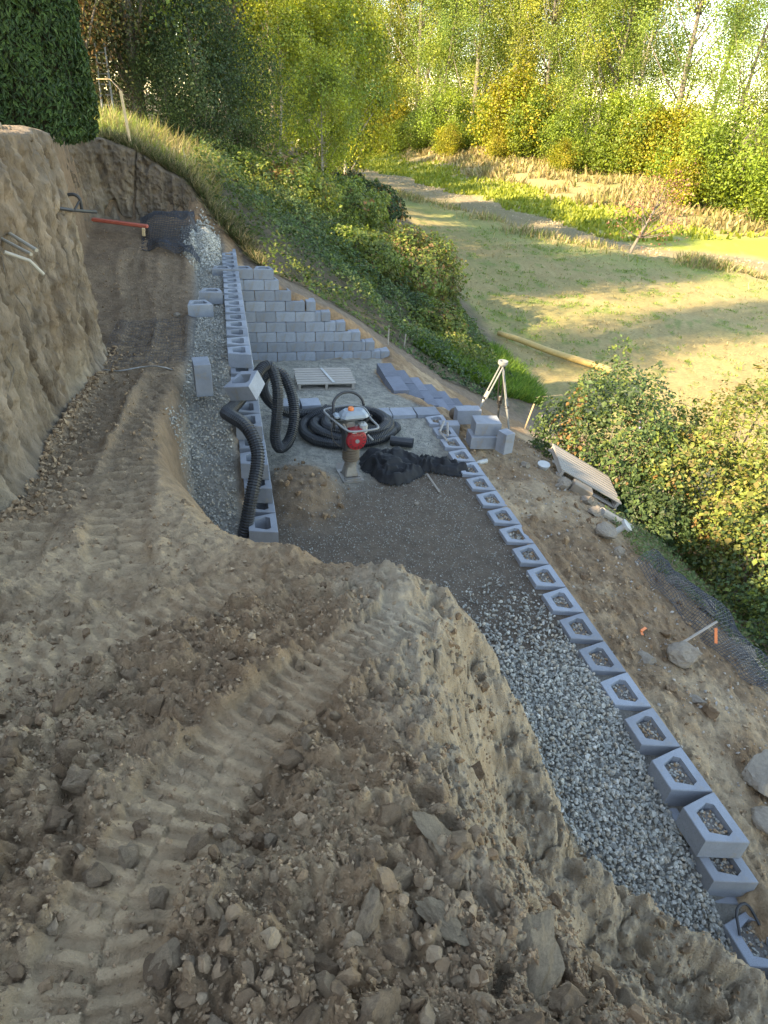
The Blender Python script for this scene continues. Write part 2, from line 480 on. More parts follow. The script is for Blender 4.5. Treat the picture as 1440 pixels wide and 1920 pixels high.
M['black'] = surface('black_rubber', (.02, .02, .022), (.035, .035, .036), scale=10., rough=.5, bump=.1)
M['orange'] = surface('orange_plastic', (.75, .2, .05), (.65, .16, .04), scale=10., rough=.5, bump=0)
M['wire'] = surface('galvanised_wire', (.34, .33, .31), (.22, .2, .17), scale=20., rough=.5, bump=0, metal=.5)
M['grid'] = surface('geogrid', (.02, .023, .03), (.035, .038, .045), scale=20., rough=.5, bump=0)
M['pvc'] = surface('white_pvc', (.36, .335, .28), (.29, .26, .21), scale=8., rough=.5, bump=0, dirt=((.3, .24, .18), 8., .6))
M['log'] = surface('peeled_log', (.5, .36, .14), (.42, .3, .11), scale=3., rough=.7, bump=.3, bump_scale=20., dist=.006, stretch=(.4, 4, 4))
M['bark'] = surface('grey_bark', (.2, .175, .14), (.12, .1, .08), scale=3., rough=.95, bump=.9, bump_scale=9., dist=.05, stretch=(3, 3, .6))
M['pale_bark'] = surface('pale_bark', (.42, .38, .32), (.24, .21, .17), scale=2.5, rough=.9, bump=.6, bump_scale=9., dist=.04, stretch=(2, 2, .7))
M['leaf'] = leaf_mat('leaf')
M['needle'] = leaf_mat('scale_leaf', .15, .6)
M['blade'] = leaf_mat('grass_blade', .3, .6)
M['water'] = surface('river_water', (.07, .075, .03), (.09, .09, .035), scale=.4, rough=.12, bump=.15, bump_scale=3., dist=.01)
M['red_plank'] = surface('red_painted_steel', (.42, .1, .06), (.35, .07, .045), scale=6., rough=.55, bump=.1, dirt=((.22, .17, .12), 7., .6))
# ------------------------------------------------------------------ ground
TRACKS = [  # crawler tracks pressed into the soil: polyline, half width, depth
    ([(-1.45, 3.4), (-1.5, 4.3), (-1.42, 5.8), (-1.3, 8.2), (-1.3, 10.2), (-1.75, 13.6), (-1.8, 16)], .2, .034, .15),
    ([(-.72, 3.2), (-.86, 3.9), (-.95, 5.4), (-.82, 8), (-.85, 10), (-1.0, 12.2), (-1.05, 15)], .2, .034, .15),
    ([(.95, 2.75), (.76, 2.4), (.27, 1.98), (-.07, 1.6), (-.27, 1.33), (-.42, .95), (-.5, .3)], .16, .017, .075),
    ([(.1, 3.15), (-.1, 2.95), (-.6, 2.62), (-1.1, 2.3), (-1.6, 2.0)], .2, .022, .1)]

def ground_detail(x, y, z, d):
    """height added to the smooth land: lumps, ruts, tread marks; returns height and track mask"""
    near = np.hypot(x, y)
    up_d = np.where(inside(x, y, UPPER), 0, seg_dist(x, y, UPPER, True))
    upw = np.exp(-(up_d / .6) ** 2)
    te = inside(x, y, TERRACE)
    site = np.clip(1 - seg_dist(x, y, SITE, True) / 3, 0, 1); site = np.where(inside(x, y, SITE), 1, site)
    a1 = fbm2(x * .8, y * .8, 3, 3) * .09
    a2 = fbm2(x * 3.1, y * 3.1, 4, 9) * .06
    a3 = fbm2(x * 11, y * 11, 4, 21, .65) * .034
    lump = np.abs(fbm2(x * 6, y * 6, 4, 33))
    rough = np.where(te, .25, 1.0) * site
    fore = upw * (1 - sstep(2.6, 4.2, y))
    spw = (1 - sstep(2.9, 3.3, y)) * sstep(.3, .6, x) * (x < 3.3) * ~te
    fore = np.maximum(fore, .95 * spw)
    slope_r = (x > 3.4) & (y < 14)
    zz = a1 * np.where(te, .2, .8) * (site + .25) + (a2 + a3) * rough * (.55 + .9 * fore)
    zz += fore * sstep(.12, .5, lump) * .05
    grit = np.abs(fbm2(x * 24, y * 24, 3, 35, .6))
    zz += (fore + .5 * upw * (1 - fore) + np.where(slope_r, .6, 0) * site) * (.02 * sstep(.08, .5, grit) - .006)
    zz += np.where(slope_r, site * .05 * sstep(.1, .5, lump), 0)
    # crumbs and clods bedded in the soil
    nearm = (np.hypot(x, y) < 11) & (site > .2) & ~te
    xs, ys = x[nearm], y[nearm]
    rough_m = sstep(-.35, .3, fbm2(xs * 1.3, ys * 1.3, 3, 36))
    onup = upw[nearm]; sr = slope_r[nearm] * 1.0
    k = np.clip(fore[nearm] + .35 * onup + .7 * sr, 0, 1)
    add = lumps2(xs / .05, ys / .05, 400) * .05 * (.35 + .65 * rough_m) * k
    add = np.maximum(add, lumps2(xs / .13, ys / .13, 410, .15, .5, .6) * .13 * rough_m * k * .8)
    add += lumps2(xs / .022, ys / .022, 420) * .018 * np.clip(fore[nearm] + .4 * sr, 0, 1)
    lm = np.zeros(x.shape); lm[nearm] = add
    # the spur's flank: slumped ledges
    sh, _ = shoulder(x, y)
    zz += np.exp(-(sh / .5) ** 2) * fbm2(x * 5, y * 5, 4, 71) * .07
    led = np.abs(fbm2(x * 2.2 + y * .8, y * 3.2 - x * .6, 4, 73, .6))
    zz += spw * (-.07 * (1 - sstep(0, .09, led)) + .05 * sstep(.2, .5, led))
    # field and far ground
    far = 1 - site
    heapd = np.exp(-(((x - .75) / .5) ** 2 + ((y - 7.1) / .75) ** 2) ** 2)
    zz += heapd * (.05 * fbm2(x * 5, y * 5, 4, 81) + .03 * sstep(.1, .5, np.abs(fbm2(x * 9, y * 9, 3, 82))))
    zz += far * (fbm2(x * .25, y * .25, 3, 5) * .12 + fbm2(x * 2.2, y * 2.2, 3, 6) * .035)
    tm = np.zeros(x.shape)
    for pts, hw, dep, per in TRACKS:
        dist, off, run, tot = track_param(x, y, pts)
        wob = vnoise2(x * 1.7, y * 1.7, 77)
        w = (1 - sstep(hw * .85, hw * 1.12, np.abs(off) + .02 * wob)) * (dist < hw * 1.2) * sstep(0, .3, run) * (1 - sstep(tot - .3, tot, run))
        w = w * sstep(-.75, -.1, fbm2(x * 1.6, y * 1.6, 3, 91) + .25)
        ph = (run + .012 * vnoise2(run * 3, off * 6, 5) + .05 * np.abs(off) + .5 * per * (off > 0)) / per
        saw = np.abs((ph % 1) - .5) * 2
        lm = lm * (1 - .93 * w)
        zz = zz * (1 - .8 * w) + w * (-dep + dep * 1.35 * sstep(.36, .62, saw) * (.55 + .45 * sstep(-.3, .2, vnoise2(run * 9, off * 14, 8))))
        # soil pushed up along both sides
        zz += dep * 1.1 * np.exp(-((np.abs(off) - hw * 1.25) / .06) ** 2) * (dist < hw * 1.8) * (.5 + .5 * vnoise2(x * 6, y * 6, 12))
        tm = np.maximum(tm, w)
    return zz + lm, tm

def lerp3(a, b, t):
    return a + (np.asarray(b) - a) * t[:, None]

def ground_colour(x, y, z, d, tm):
    n1 = fbm2(x * .9, y * .9, 4, 41); n2 = fbm2(x * 4, y * 4, 4, 42); n3 = fbm2(x * 20, y * 20, 3, 43)
    brown = np.array([.295, .186, .1]); tan = np.array([.45, .322, .192]); dark = np.array([.17, .104, .055])
    c = np.tile(brown, (len(x), 1))
    c = lerp3(c, tan, sstep(-.3, .5, n1 + .35 * n2) * .75)
    c = lerp3(c, dark, sstep(.12, .6, n2 - .3 * n1) * .45)
    c = lerp3(c, tan * 1.1, tm * .4)
    # deeper brown along the haul path
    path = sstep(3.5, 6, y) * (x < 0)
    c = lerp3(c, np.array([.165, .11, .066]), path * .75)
    # paler, greyer soil on the spur
    spur = sstep(.3, .75, x) * (1 - sstep(2.9, 3.4, y)) * (z > -.2)
    c = lerp3(c, np.array([.375, .295, .2]), spur * sstep(-.7, .3, n2 + .4) * .85)
    ins = inside(x, y, TERRACE)
    fine = np.array([.32, .3, .245]); damp = np.array([.1, .069, .045])
    ct = lerp3(np.tile(fine, (len(x), 1)), np.array([.19, .18, .155]), sstep(-.2, .4, n3 + n2 * .4))
    w = sstep(3.55, 4.1, y + .5 * n1) * (1 - sstep(6.8, 7.9, y + .55 * n1 - .45 * (x - 1.6))) 
    ct = lerp3(ct, damp, w * .92)
    heap = np.exp(-(((x - .75) / .5) ** 2 + ((y - 7.1) / .75) ** 2) ** 2)
    ct = lerp3(ct, np.array([.2, .132, .076]), heap)
    ct = lerp3(ct, np.array([.2, .185, .155]), 1 - sstep(3.6, 4.2, y + .4 * n1))
    c = np.where(ins[:, None], ct, c)
    wd = np.where(inside(x, y, WEDGE), 0, seg_dist(x, y, WEDGE, True))
    c = lerp3(c, np.array([.23, .215, .18]), np.exp(-(wd / .1) ** 2))
    # right slope
    rs = (x > 3.3) & (y < 14)
    cr = lerp3(np.tile(np.array([.22, .142, .078]), (len(x), 1)), np.array([.36, .262, .16]), sstep(-.2, .5, n1 + .5 * n2))
    c = np.where(rs[:, None], cr, c)
    # vegetated slope
    sl = (y > 13.7) & (d < 0) & (inside(x, y, SITE) == False)
    cs = lerp3(np.tile(np.array([.085, .075, .04]), (len(x), 1)), np.array([.14, .105, .07]), sstep(-.2, .4, n2))
    bare = (1 - sstep(.5, 1.3, seg_dist(x, y, [(.3, 16), (.4, 13.9), (1, 13.9), (3.6, 13.9), (5, 13.6), (6.5, 13.4), (8, 13.2)], False) + .4 * n2))
    cs = lerp3(cs, np.array([.17, .125, .088]), bare)
    c = np.where(sl[:, None], cs, c)
    # dry field
    fx = np.interp(y, [0, 10, 17, 28, 45, 70, 100], [9, 9.4, 9, 10.4, 13, 16, 13])
    fw_ = sstep(-.6, .5, x - fx + .4 * n1) * (d < 0)
    g1 = fbm2(x * .35, y * .35, 4, 51); g2 = fbm2(x * 1.6, y * 1.6, 4, 52); g3 = fbm2(x * 5, y * 5, 3, 53)
    cf = lerp3(np.tile(np.array([.285, .218, .088]), (len(x), 1)), np.array([.33, .26, .112]), sstep(-.3, .4, g2))
    cf = lerp3(cf, np.array([.2, .195, .06]), sstep(.0, .5, g1 + .3 * g3 + .1) * .45)
    cf = lerp3(cf, np.array([.15, .19, .04]), sstep(.28, .5, g2 + .35 * g3 + .25 * g1) * .8)
    edge = np.exp(-((d + 3) / 2.5) ** 2)
    cf = lerp3(cf, np.array([.2, .26, .06]), edge * .5)
    c = c * (1 - fw_[:, None]) + cf * fw_[:, None]
    # river bed and far bank
    fb = d > 0
    q1 = fbm2(x * .12, y * .12, 3, 61); q2 = fbm2(x * .9, y * .9, 4, 62)
    cb = np.tile(np.array([.28, .225, .13]), (len(x), 1))
    cb = lerp3(cb, np.array([.2, .165, .085]), sstep(3, 5, d) * (1 - sstep(11, 14, d)))
    cb = lerp3(cb, np.array([.26, .2, .13]), sstep(-.1, .4, q2) * sstep(3, 5, d) * (1 - sstep(11, 14, d)) * .6)
    dd = d + 4 * q1
    cb = lerp3(cb, np.array([.24, .27, .04]), sstep(12.5, 14, dd) * (1 - sstep(20, 23, dd)) * sstep(-.5, .0, q2 + .3))
    cb = lerp3(cb, np.array([.28, .22, .1]), sstep(20, 23, dd))
    cb = lerp3(cb, np.array([.2, .2, .06]), sstep(22, 30, dd) * sstep(-.1, .4, q2))
    cb = lerp3(cb, np.array([.1, .09, .045]), sstep(38, 50, dd))
    c = np.where(fb[:, None], cb, c)
    return np.clip(c * (1 + .14 * n3[:, None]) * np.where(fw_ > .5, 1, 1)[:, None], .01, .8)

def full_height(x, y):
    z, d = terrain_base(x, y)
    h, tm = ground_detail(x, y, z, d)
    return z + h, d, tm

_ax = np.arange(-4, 13, .04); _ay = np.arange(-.5, 24, .04)
_gx, _gy = np.meshgrid(_ax, _ay, indexing='ij')
_GZ = full_height(_gx.ravel(), _gy.ravel())[0].reshape(_gx.shape)

def ground_z(x, y):
    if np.ndim(x) > 0:
        return full_height(np.asarray(x, float), np.asarray(y, float))[0]
    u = (x + 4) / .04; v = (y + .5) / .04; i = int(u); j = int(v)
    if 0 <= i < len(_ax) - 1 and 0 <= j < len(_ay) - 1:
        fu, fv = u - i, v - j
        return float(_GZ[i, j] * (1 - fu) * (1 - fv) + _GZ[i + 1, j] * fu * (1 - fv) + _GZ[i, j + 1] * (1 - fu) * fv + _GZ[i + 1, j + 1] * fu * fv)
    return float(full_height(np.array([x]), np.array([y]))[0][0])

ang = np.radians(np.concatenate([np.arange(-180, -60, 4.), np.arange(-60, 84, .28), np.arange(86, 180, 4.)]))
rad = np.concatenate([[.02], np.geomspace(.3, 4.6, 450)[:-1], np.geomspace(4.6, 16, 210)[:-1], np.geomspace(16, 420, 200)])
A, Rr = np.meshgrid(ang, rad)
gx = (Rr * np.sin(A)).ravel(); gy = (Rr * np.cos(A)).ravel()
gz, gd, gtm = full_height(gx, gy)
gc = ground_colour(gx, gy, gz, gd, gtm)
na, nr = len(ang), len(rad)
i0 = (np.arange(nr - 1)[:, None] * na + np.arange(na)[None, :])
i1 = (np.arange(nr - 1)[:, None] * na + (np.arange(na)[None, :] + 1) % na)
GF = np.stack([i0, i1, i1 + na, i0 + na], -1).reshape(-1, 4)[:, ::-1]
ground = place('ground', raw_mesh('ground', np.stack([gx, gy, gz], 1), GF, gc, True), M['ground'])
tag(ground, 'bare brown earth of the dug building site and the dry field below', 'ground', kind='structure')

# river water
wb = MB()
wl = [(26, 45.5), (27, 47), (29.5, 48.5), (33, 47), (36, 45.5), (41, 39), (48, 30), (84, 2), (90, -2), (82, -9), (47, 20.5), (36, 32.5), (32.5, 40)]
wb.add([(p[0], p[1], -4.63) for p in wl], [tuple(range(len(wl)))])
tag(wb.build('river', M['water']), 'narrow green river between field and far bank', 'river', kind='structure')

# ------------------------------------------------------------------ cut banks
def bank(name, line, label, groove, seed, step=.026, rows=104, top_back=.55, lean=.07, tone=1.0):
    P = catmull([(p[0], p[1], 0) for p in line], step)[:, :2]
    t = np.gradient(P, axis=0); t /= np.linalg.norm(t, axis=1)[:, None]
    nrm = np.stack([t[:, 1], -t[:, 0]], 1)          # points out of the soil
    run = np.arange(len(P)) * step
    zb = terrain_base(P[:, 0] + nrm[:, 0] * .12, P[:, 1] + nrm[:, 1] * .12)[0] - .25
    ztop = natural(P[:, 0] - nrm[:, 0] * .5, P[:, 1] - nrm[:, 1] * .5)[0]
    ztop = ztop + fbm2(run * .9, run * 0, 4, seed) * .14
    k = rows
    f = np.linspace(0, 1, k)
    Rn, Fv = np.meshgrid(run, f, indexing='ij')
    wall_f = np.clip(Fv / .84, 0, 1); roll = np.clip((Fv - .84) / .16, 0, 1)
    H = zb[:, None] + (ztop - zb)[:, None] * wall_f
    depth = lean * (H - zb[:, None])
    depth += .2 * np.exp(-((H - zb[:, None]) / .25) ** 2) * -1 + .2 * np.exp(-((H - zb[:, None]) / .25) ** 2) * .0
    nz = fbm3(Rn * .55, H * .4, Rn * 0 + seed, 4, seed) * .07
    nz += fbm3(Rn * 2.4, H * 1.1, Rn * 0, 4, seed + 5, .62) * .075
    nz += lumps2(Rn / .2, H / .2, seed + 60, .1, .5, .3) * .05
    nz += lumps2(Rn / .08, H / .08, seed + 64, .1, .5, .4) * .035
    nz += np.abs(fbm3(Rn * 7, H * 4, Rn * 0, 4, seed + 9, .65)) * -.1
    nz += fbm3(Rn * 16, H * 9, Rn * 0, 4, seed + 12, .7) * .075
    scr = fbm3(Rn * 11, H * .9, Rn * 0 + 2, 4, seed + 70, .65); nz += scr * .05
    gr = groove[0] * (np.abs((Rn / groove[1] + .35 * fbm3(Rn * .8, H * .8, Rn * 0, 2, seed + 3)) % 1 - .5) * 2) ** 1.5
    # cracks running down the face
    cr = np.abs(fbm3(Rn * 1.5, H * .35, Rn * 0 + 4, 3, seed + 17))
    crack = -.16 * (1 - sstep(.0, .04, cr)) * sstep(.2, .5, fbm3(Rn * .7, H * .6, Rn * 0, 2, seed + 23) + .45)
    off = (nz + gr + crack) * np.minimum(1, .25 + wall_f * 3) * (1 - roll)
    D = -depth - roll * top_back * 1.0 - .06 * sstep(.8, 1, wall_f) + off
    X = P[:, 0][:, None] + nrm[:, 0][:, None] * D
    Y = P[:, 1][:, None] + nrm[:, 1][:, None] * D
    H = H + roll * .1 * (1 - roll) * 2 + .05 * fbm2(X * 6, Y * 6, 3, seed) * roll - roll ** 2 * .09
    V = np.stack([X, Y, H], -1).reshape(-1, 3)
    n = len(P)
    a = (np.arange(n - 1)[:, None] * k + np.arange(k - 1)[None, :])
    F = np.stack([a, a + k, a + k + 1, a + 1], -1).reshape(-1, 4)
    x, y, z = V.T; rr = Rn.ravel(); hh = H.ravel()
    n1 = fbm3(rr * .5, hh * 1.0, rr * 0, 4, seed + 40); n2 = fbm3(rr * 3.2, hh * 1.4, rr * 0, 4, seed + 41)
    c = np.tile(np.array([.27, .21, .15]), (len(V), 1))
    c = lerp3(c, np.array([.17, .118, .072]), sstep(-.1, .45, n1 + .6 * n2) * .85)
    n3 = fbm3(rr * 9, hh * 3.5, rr * 0, 3, seed + 43, .7); c = c * (1 + .45 * n3[:, None])
    c = lerp3(c, np.array([.1, .066, .04]), (1 - sstep(.0, .06, cr.ravel())) * .7)
    c = lerp3(c, np.array([.36, .285, .195]), sstep(.1, .5, n2 - .2 * n1) * .7)
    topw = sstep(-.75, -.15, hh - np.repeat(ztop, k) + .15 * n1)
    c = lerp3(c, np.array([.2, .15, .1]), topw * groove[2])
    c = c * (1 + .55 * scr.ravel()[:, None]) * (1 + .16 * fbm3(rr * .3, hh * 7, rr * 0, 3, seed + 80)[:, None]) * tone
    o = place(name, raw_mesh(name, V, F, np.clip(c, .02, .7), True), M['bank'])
    tag(o, label, 'earth bank', kind='structure')
    return o

bank('cut_bank', [(-4.4, .5), (-4.35, 2.4), (-3.6, 3.2), (-2.4, 3.95), (-1.85, 4.4), (-1.72, 4.9), (-1.74, 6.3), (-1.66, 8.3), (-1.66, 8.9), (-1.85, 9.45), (-2.4, 9.85), (-2.9, 10.3), (-3.1, 11.2)],  # unseen near end set back to let more sky onto the foreground
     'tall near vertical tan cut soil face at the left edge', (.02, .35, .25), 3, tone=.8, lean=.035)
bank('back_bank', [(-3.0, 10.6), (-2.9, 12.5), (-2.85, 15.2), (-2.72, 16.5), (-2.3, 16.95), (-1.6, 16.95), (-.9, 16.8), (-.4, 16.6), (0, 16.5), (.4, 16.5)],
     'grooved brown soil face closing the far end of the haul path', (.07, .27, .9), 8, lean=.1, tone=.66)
# ------------------------------------------------------------------ concrete blocks and walls
BW, BH, BD = .4064, .203, .31
def block_mesh(name, w=BW, back=.26, d=BD, h=BH, core=True):
    """front face at y=0 looking to -y, body towards +y, top at z=0"""
    hw = w / 2 - .0045
    g = .004
    outer = [(-hw, 0), (hw, 0), (hw - .012, .07) if core else (hw, .07), (back / 2, d), (-back / 2, d), (-hw + .012, .07) if core else (-hw, .07)]
    inner = [(-.105, .07), (.105, .07), (.13, .118), (.078, .24), (-.078, .24), (-.13, .118)]
    bm = bmesh.new()
    def shrink(p, e):
        cx, cy = 0, d / 2
        L = math.hypot(p[0] - cx, p[1] - cy)
        return (p[0] + (cx - p[0]) / L * e, p[1] + (cy - p[1]) / L * e)
    def ring(pts, z): return [bm.verts.new((p[0], p[1], z)) for p in pts]
    zb, zt = -h + .006, 0
    o_b = ring(outer, zb); o_m = ring(outer, zt - g * 1.5); o_t = ring([shrink(p, g * 1.6) for p in outer], zt)
    n = len(outer)
    for a, b in ((o_b, o_m), (o_m, o_t)):
        for i in range(n):
            j = (i + 1) % n
            bm.faces.new((a[i], a[j], b[j], b[i]))
    if core:
        i_t = ring(inner, zt); i_b = ring([(p[0] * .93, .155 + (p[1] - .155) * .93) for p in inner], zb)
        for i in range(6):
            j = (i + 1) % 6
            bm.faces.new((i_t[j], i_t[i], i_b[i], i_b[j]))
            bm.faces.new((o_t[i], o_t[j], i_t[j], i_t[i]))
            bm.faces.new((o_b[j], o_b[i], i_b[i], i_b[j]))
    else:
        bm.faces.new(o_t); bm.faces.new(o_b[::-1])
    bmesh.ops.recalc_face_normals(bm, faces=bm.faces)
    me = bpy.data.meshes.new(name); bm.to_mesh(me); bm.free()
    me.materials.append(M['block'])
    return me

B_CORE = block_mesh('hollow_block')
B_SOLID = block_mesh('solid_block', back=BW - .01, core=False)
B_HALF = block_mesh('half_block', w=.2032, back=.196, core=False)
B_DARK = block_mesh('dark_slab', w=.74, back=.73, d=.3, core=False); B_DARK.materials.clear(); B_DARK.materials.append(M['dark_block'])

def tint(o, lo=.8, hi=1.14):
    v = random.uniform(lo, hi); w = random.uniform(-.015, .02)
    o.color = (v - w, v, v + w, 1)
    return o

def put_block(mesh, parent, x, y, z, rz=0, name='concrete_block', jit=.003, sx=1.0):
    o = place(name, mesh, None, parent, (x + random.uniform(-jit, jit), y + random.uniform(-jit, jit), z + random.uniform(-jit, jit) * .7), (0, 0, rz + random.uniform(-jit, jit) * 2.5))
    if sx != 1.0: o.scale = (sx, 1, 1)
    return tint(o)

PI2 = math.pi / 2
# left wall: face looks to +X, runs along Y
left_wall = empty('retaining_wall', (0, 0, 0))
tag(left_wall, 'long grey block wall in the middle, its open cored top seen end on', 'retaining wall')
near_end = [8.64, 8.03, 7.22, 6.61, 6.41, 5.82, 9.0, 9.8, 10.6]
for j, y0 in enumerate(near_end):
    z = 1.24 - j * BH; xf = .262 + .02 * j
    y_end = 15.95 if j == 0 else (13.55 if j > 1 else 14.5)
    y = y0 + BW / 2; k = 0
    while y < y_end:
        put_block(B_CORE, left_wall, xf, y, z, PI2); y += BW
# stepped cross wall: face looks to -Y
stair_wall = empty('stepped_retaining_wall', (0, 0, 0))
tag(stair_wall, 'grey block wall whose courses step down to the right', 'retaining wall')
ends = [.9, 1.03, 1.27, 1.77, 2.08, 2.4, 2.73, 3.05, 3.4, 3.4]
for k in range(1, 11):
    z = -.36 + (9 - k) * .2045; yf = 13.41 + .034 * (9 - k)
    off = -.264 + (BW / 2 if k % 2 == 0 else 0)
    end = ends[k - 1] * (yf / 13.41)
    stop = end - .2032 if k >= 4 else end
    x0 = off + math.floor((.1 - off) / BW) * BW
    while x0 + BW < stop + .06:
        put_block(B_CORE, stair_wall, x0 + BW / 2, yf, z); x0 += BW
    gap = stop - x0
    if gap > .04:
        put_block(B_CORE if k < 4 else B_SOLID, stair_wall, x0 + gap / 2, yf, z, sx=gap / BW)
    if k >= 4:
        put_block(B_HALF, stair_wall, end - .1016, yf - .012, z + .002)
# right row: face looks to +X
right_wall = empty('lower_retaining_wall', (0, 0, 0))
tag(right_wall, 'straight row of open cored grey blocks along the right side of the gravel', 'retaining wall')
RX, RY = 3.2748, 9.1859
core_spots = []
for n in range(18):
    y = RY - (n + .5) * BW
    put_block(B_CORE, right_wall, RX, y, 0, PI2); core_spots.append((RX, y, 0))
for n in range(3):
    put_block(B_CORE, right_wall, RX + .02, 1.70 + (n + .5) * BW, -BH, PI2)
core_spots.append((RX + .02, 1.70 + .5 * BW, -BH))
for n in range(4):
    put_block(B_CORE, right_wall, RX + .04, 1.25 + (n + .5) * BW, -2 * BH, PI2)
core_spots.append((RX + .04, 1.25 + .5 * BW, -2 * BH))
# the return at its far end
for n in range(3):
    put_block(B_SOLID, right_wall, RX - .22 - n * BW * .98, 9.51 + .01 * n, .004, math.pi, sx=.97)
# descending dark slabs on the slope
slabs = empty('stepped_slabs', (0, 0, 0))
tag(slabs, 'dark grey slabs stepping down the slope behind the tripod', 'steps')
for i in range(7):
    for k in range(2):
        z = -.27 - .148 * i
        tint(put_block(B_DARK, slabs, 3.19 + .295 * i, 11.3 + .755 * k - .04 * i, z, PI2, name='slab', jit=.008), .7, 1.5)
    if i < 5:
        put_block(B_DARK, slabs, 3.19 + .295 * i, 11.3 - .04 * i, z - BH, PI2, name='slab', jit=.004)

# loose blocks
def loose(x, y, z, rot, label, mesh=B_CORE):
    o = place('concrete_block', mesh, None, None, (x, y, z), rot)
    tint(o, .9, 1.12); tag(o, label, 'concrete block', 'loose concrete blocks'); return o
gz1 = z_wedge(0, 11)
loose(-.43, 10.86, 1.32, (0, 0, .15), 'loose hollow block on the haul path, its pointed side to the wall')
loose(-.27, 11.62, 1.33, (0, 0, -.05), 'loose hollow block pushed against the wall beside the gravel')
loose(-.25, 7.72, 1.24, (0, PI2, .12), 'loose block stood on end on the gravel left of the wall', B_SOLID)
loose(.02, 7.18, 1.36, (.36, -.26, -.72), 'tilted hollow block lying across the top of the middle wall')
for (x, y, z, lab) in ((.86, 9.62, .06, 'left upper block of the small stack behind the black hose coil'), (1.2, 9.6, .06, 'right upper block of the small stack behind the black hose coil'),
                       (.86, 9.63, -.143, 'left lower block of the small stack behind the black hose coil'), (1.2, 9.62, -.143, 'right lower block of the small stack behind the black hose coil')):
    o = loose(x, y, z, (0, 0, .03), lab, B_SOLID); o.scale = (.78, 1, 1)
loose(3.66, 8.98, -.1, (PI2, 0, -.05), 'block on edge behind the others at the far end of the cored row', B_SOLID).scale = (1, .78, 1)
loose(3.72, 8.3, .22, (0, 0, -.12), 'large block on top of another beside the cored row', B_SOLID)
loose(3.66, 8.26, .015, (0, 0, -.1), 'block carrying another one beside the cored row', B_SOLID)
loose(3.42, 8.78, .03, (0, 0, 1.45), 'half hidden block between the cored row and the stacked blocks', B_HALF)
loose(4.04, 8.02, .02, (0, PI2, .35), 'single block standing upright beside the tripod', B_SOLID).scale = (.82, .62, .9)
# ------------------------------------------------------------------ stones, gravel and soil lumps
def ico(sub=0):
    bm = bmesh.new(); bmesh.ops.create_icosphere(bm, subdivisions=sub + 1, radius=1)
    V = np.array([v.co for v in bm.verts]); F = np.array([[v.index for v in f.verts] for f in bm.faces]); bm.free()
    return V, F
ICO0, ICO1, ICO2 = ico(0), ico(1), ico(2)
OCT = (np.array([(1, 0, 0), (-1, 0, 0), (0, 1, 0), (0, -1, 0), (0, 0, 1), (0, 0, -1)], float), np.array([(0, 2, 4), (2, 1, 4), (1, 3, 4), (3, 0, 4), (2, 0, 5), (1, 2, 5), (3, 1, 5), (0, 3, 5)]))

def angular(base, seed, cuts=9, keep=.72):
    """a sphere planed off by random cuts: a crushed stone or a broken lump"""
    V, F = base; V = V.copy(); r = np.random.default_rng(seed)
    for _ in range(cuts):
        n = r.normal(size=3); n /= np.linalg.norm(n); h = r.uniform(keep - .2, keep + .15)
        s = V @ n; m = s > h
        V[m] -= np.outer(s[m] - h, n)
    return V / np.abs(V).max(), F

STONE_T = [angular(ICO0, s, 5, .7) for s in range(10)]
GRIT_T = [(OCT[0] * np.random.default_rng(60 + s).uniform(.6, 1.1, (6, 1)), OCT[1]) for s in range(8)]
CLOD_T = [(v_ * np.random.default_rng(70 + i_).uniform(.8, 1.16, (len(v_), 1)), f_) for i_, (v_, f_) in enumerate(angular(ICO1, 100 + s, 9, .66) for s in range(8))]

def rot_mats(n, r):
    q = r.normal(size=(n, 4)); q /= np.linalg.norm(q, axis=1)[:, None]
    w, x, y, z = q.T
    return np.stack([np.stack([1 - 2 * (y * y + z * z), 2 * (x * y - z * w), 2 * (x * z + y * w)], -1),
                     np.stack([2 * (x * y + z * w), 1 - 2 * (x * x + z * z), 2 * (y * z - x * w)], -1),
                     np.stack([2 * (x * z - y * w), 2 * (y * z + x * w), 1 - 2 * (x * x + y * y)], -1)], 1)

def stones(name, P, size, pal, temps, seed=0, flat=(1, .8, .6)):
    """one mesh holding many small stones; size is the half length"""
    r = np.random.default_rng(seed); n = len(P)
    R = rot_mats(n, r); kind = r.integers(0, len(temps), n)
    asp = np.array(flat)[None, :] * r.uniform(.8, 1.2, (n, 3))
    pal = np.array(pal); col = pal[r.integers(0, len(pal), n)] * r.uniform(.78, 1.15, (n, 1))
    Vs = []; Fs = []; Cs = []; b = 0
    for k, (tv, tf) in enumerate(temps):
        m = np.where(kind == k)[0]
        if not len(m): continue
        L = tv[None] * asp[m][:, None, :] * size[m][:, None, None]
        W = np.einsum('nij,nvj->nvi', R[m], L) + P[m][:, None, :]
        Vs.append(W.reshape(-1, 3)); Cs.append(np.repeat(col[m], len(tv), 0))
        Fs.append((tf[None] + (np.arange(len(m)) * len(tv))[:, None, None] + b).reshape(-1, 3)); b += len(m) * len(tv)
    return raw_mesh(name, np.concatenate(Vs), np.concatenate(Fs), np.clip(np.concatenate(Cs), .01, .75))

GREY = [(.35, .335, .285), (.27, .262, .23), (.42, .395, .34), (.22, .22, .2), (.35, .3, .23), (.31, .305, .265)]
SOIL = [(.28, .18, .1), (.31, .208, .122), (.35, .245, .148), (.24, .152, .084), (.34, .244, .152)]

def scatter(poly, n, seed):
    r = np.random.default_rng(seed); a = np.array(poly)
    lo, hi = a.min(0), a.max(0); out = np.zeros((0, 2))
    while len(out) < n:
        p = r.uniform(lo, hi, (n * 2, 2)); out = np.concatenate([out, p[inside(p[:, 0], p[:, 1], poly)]])
    return out[:n], r

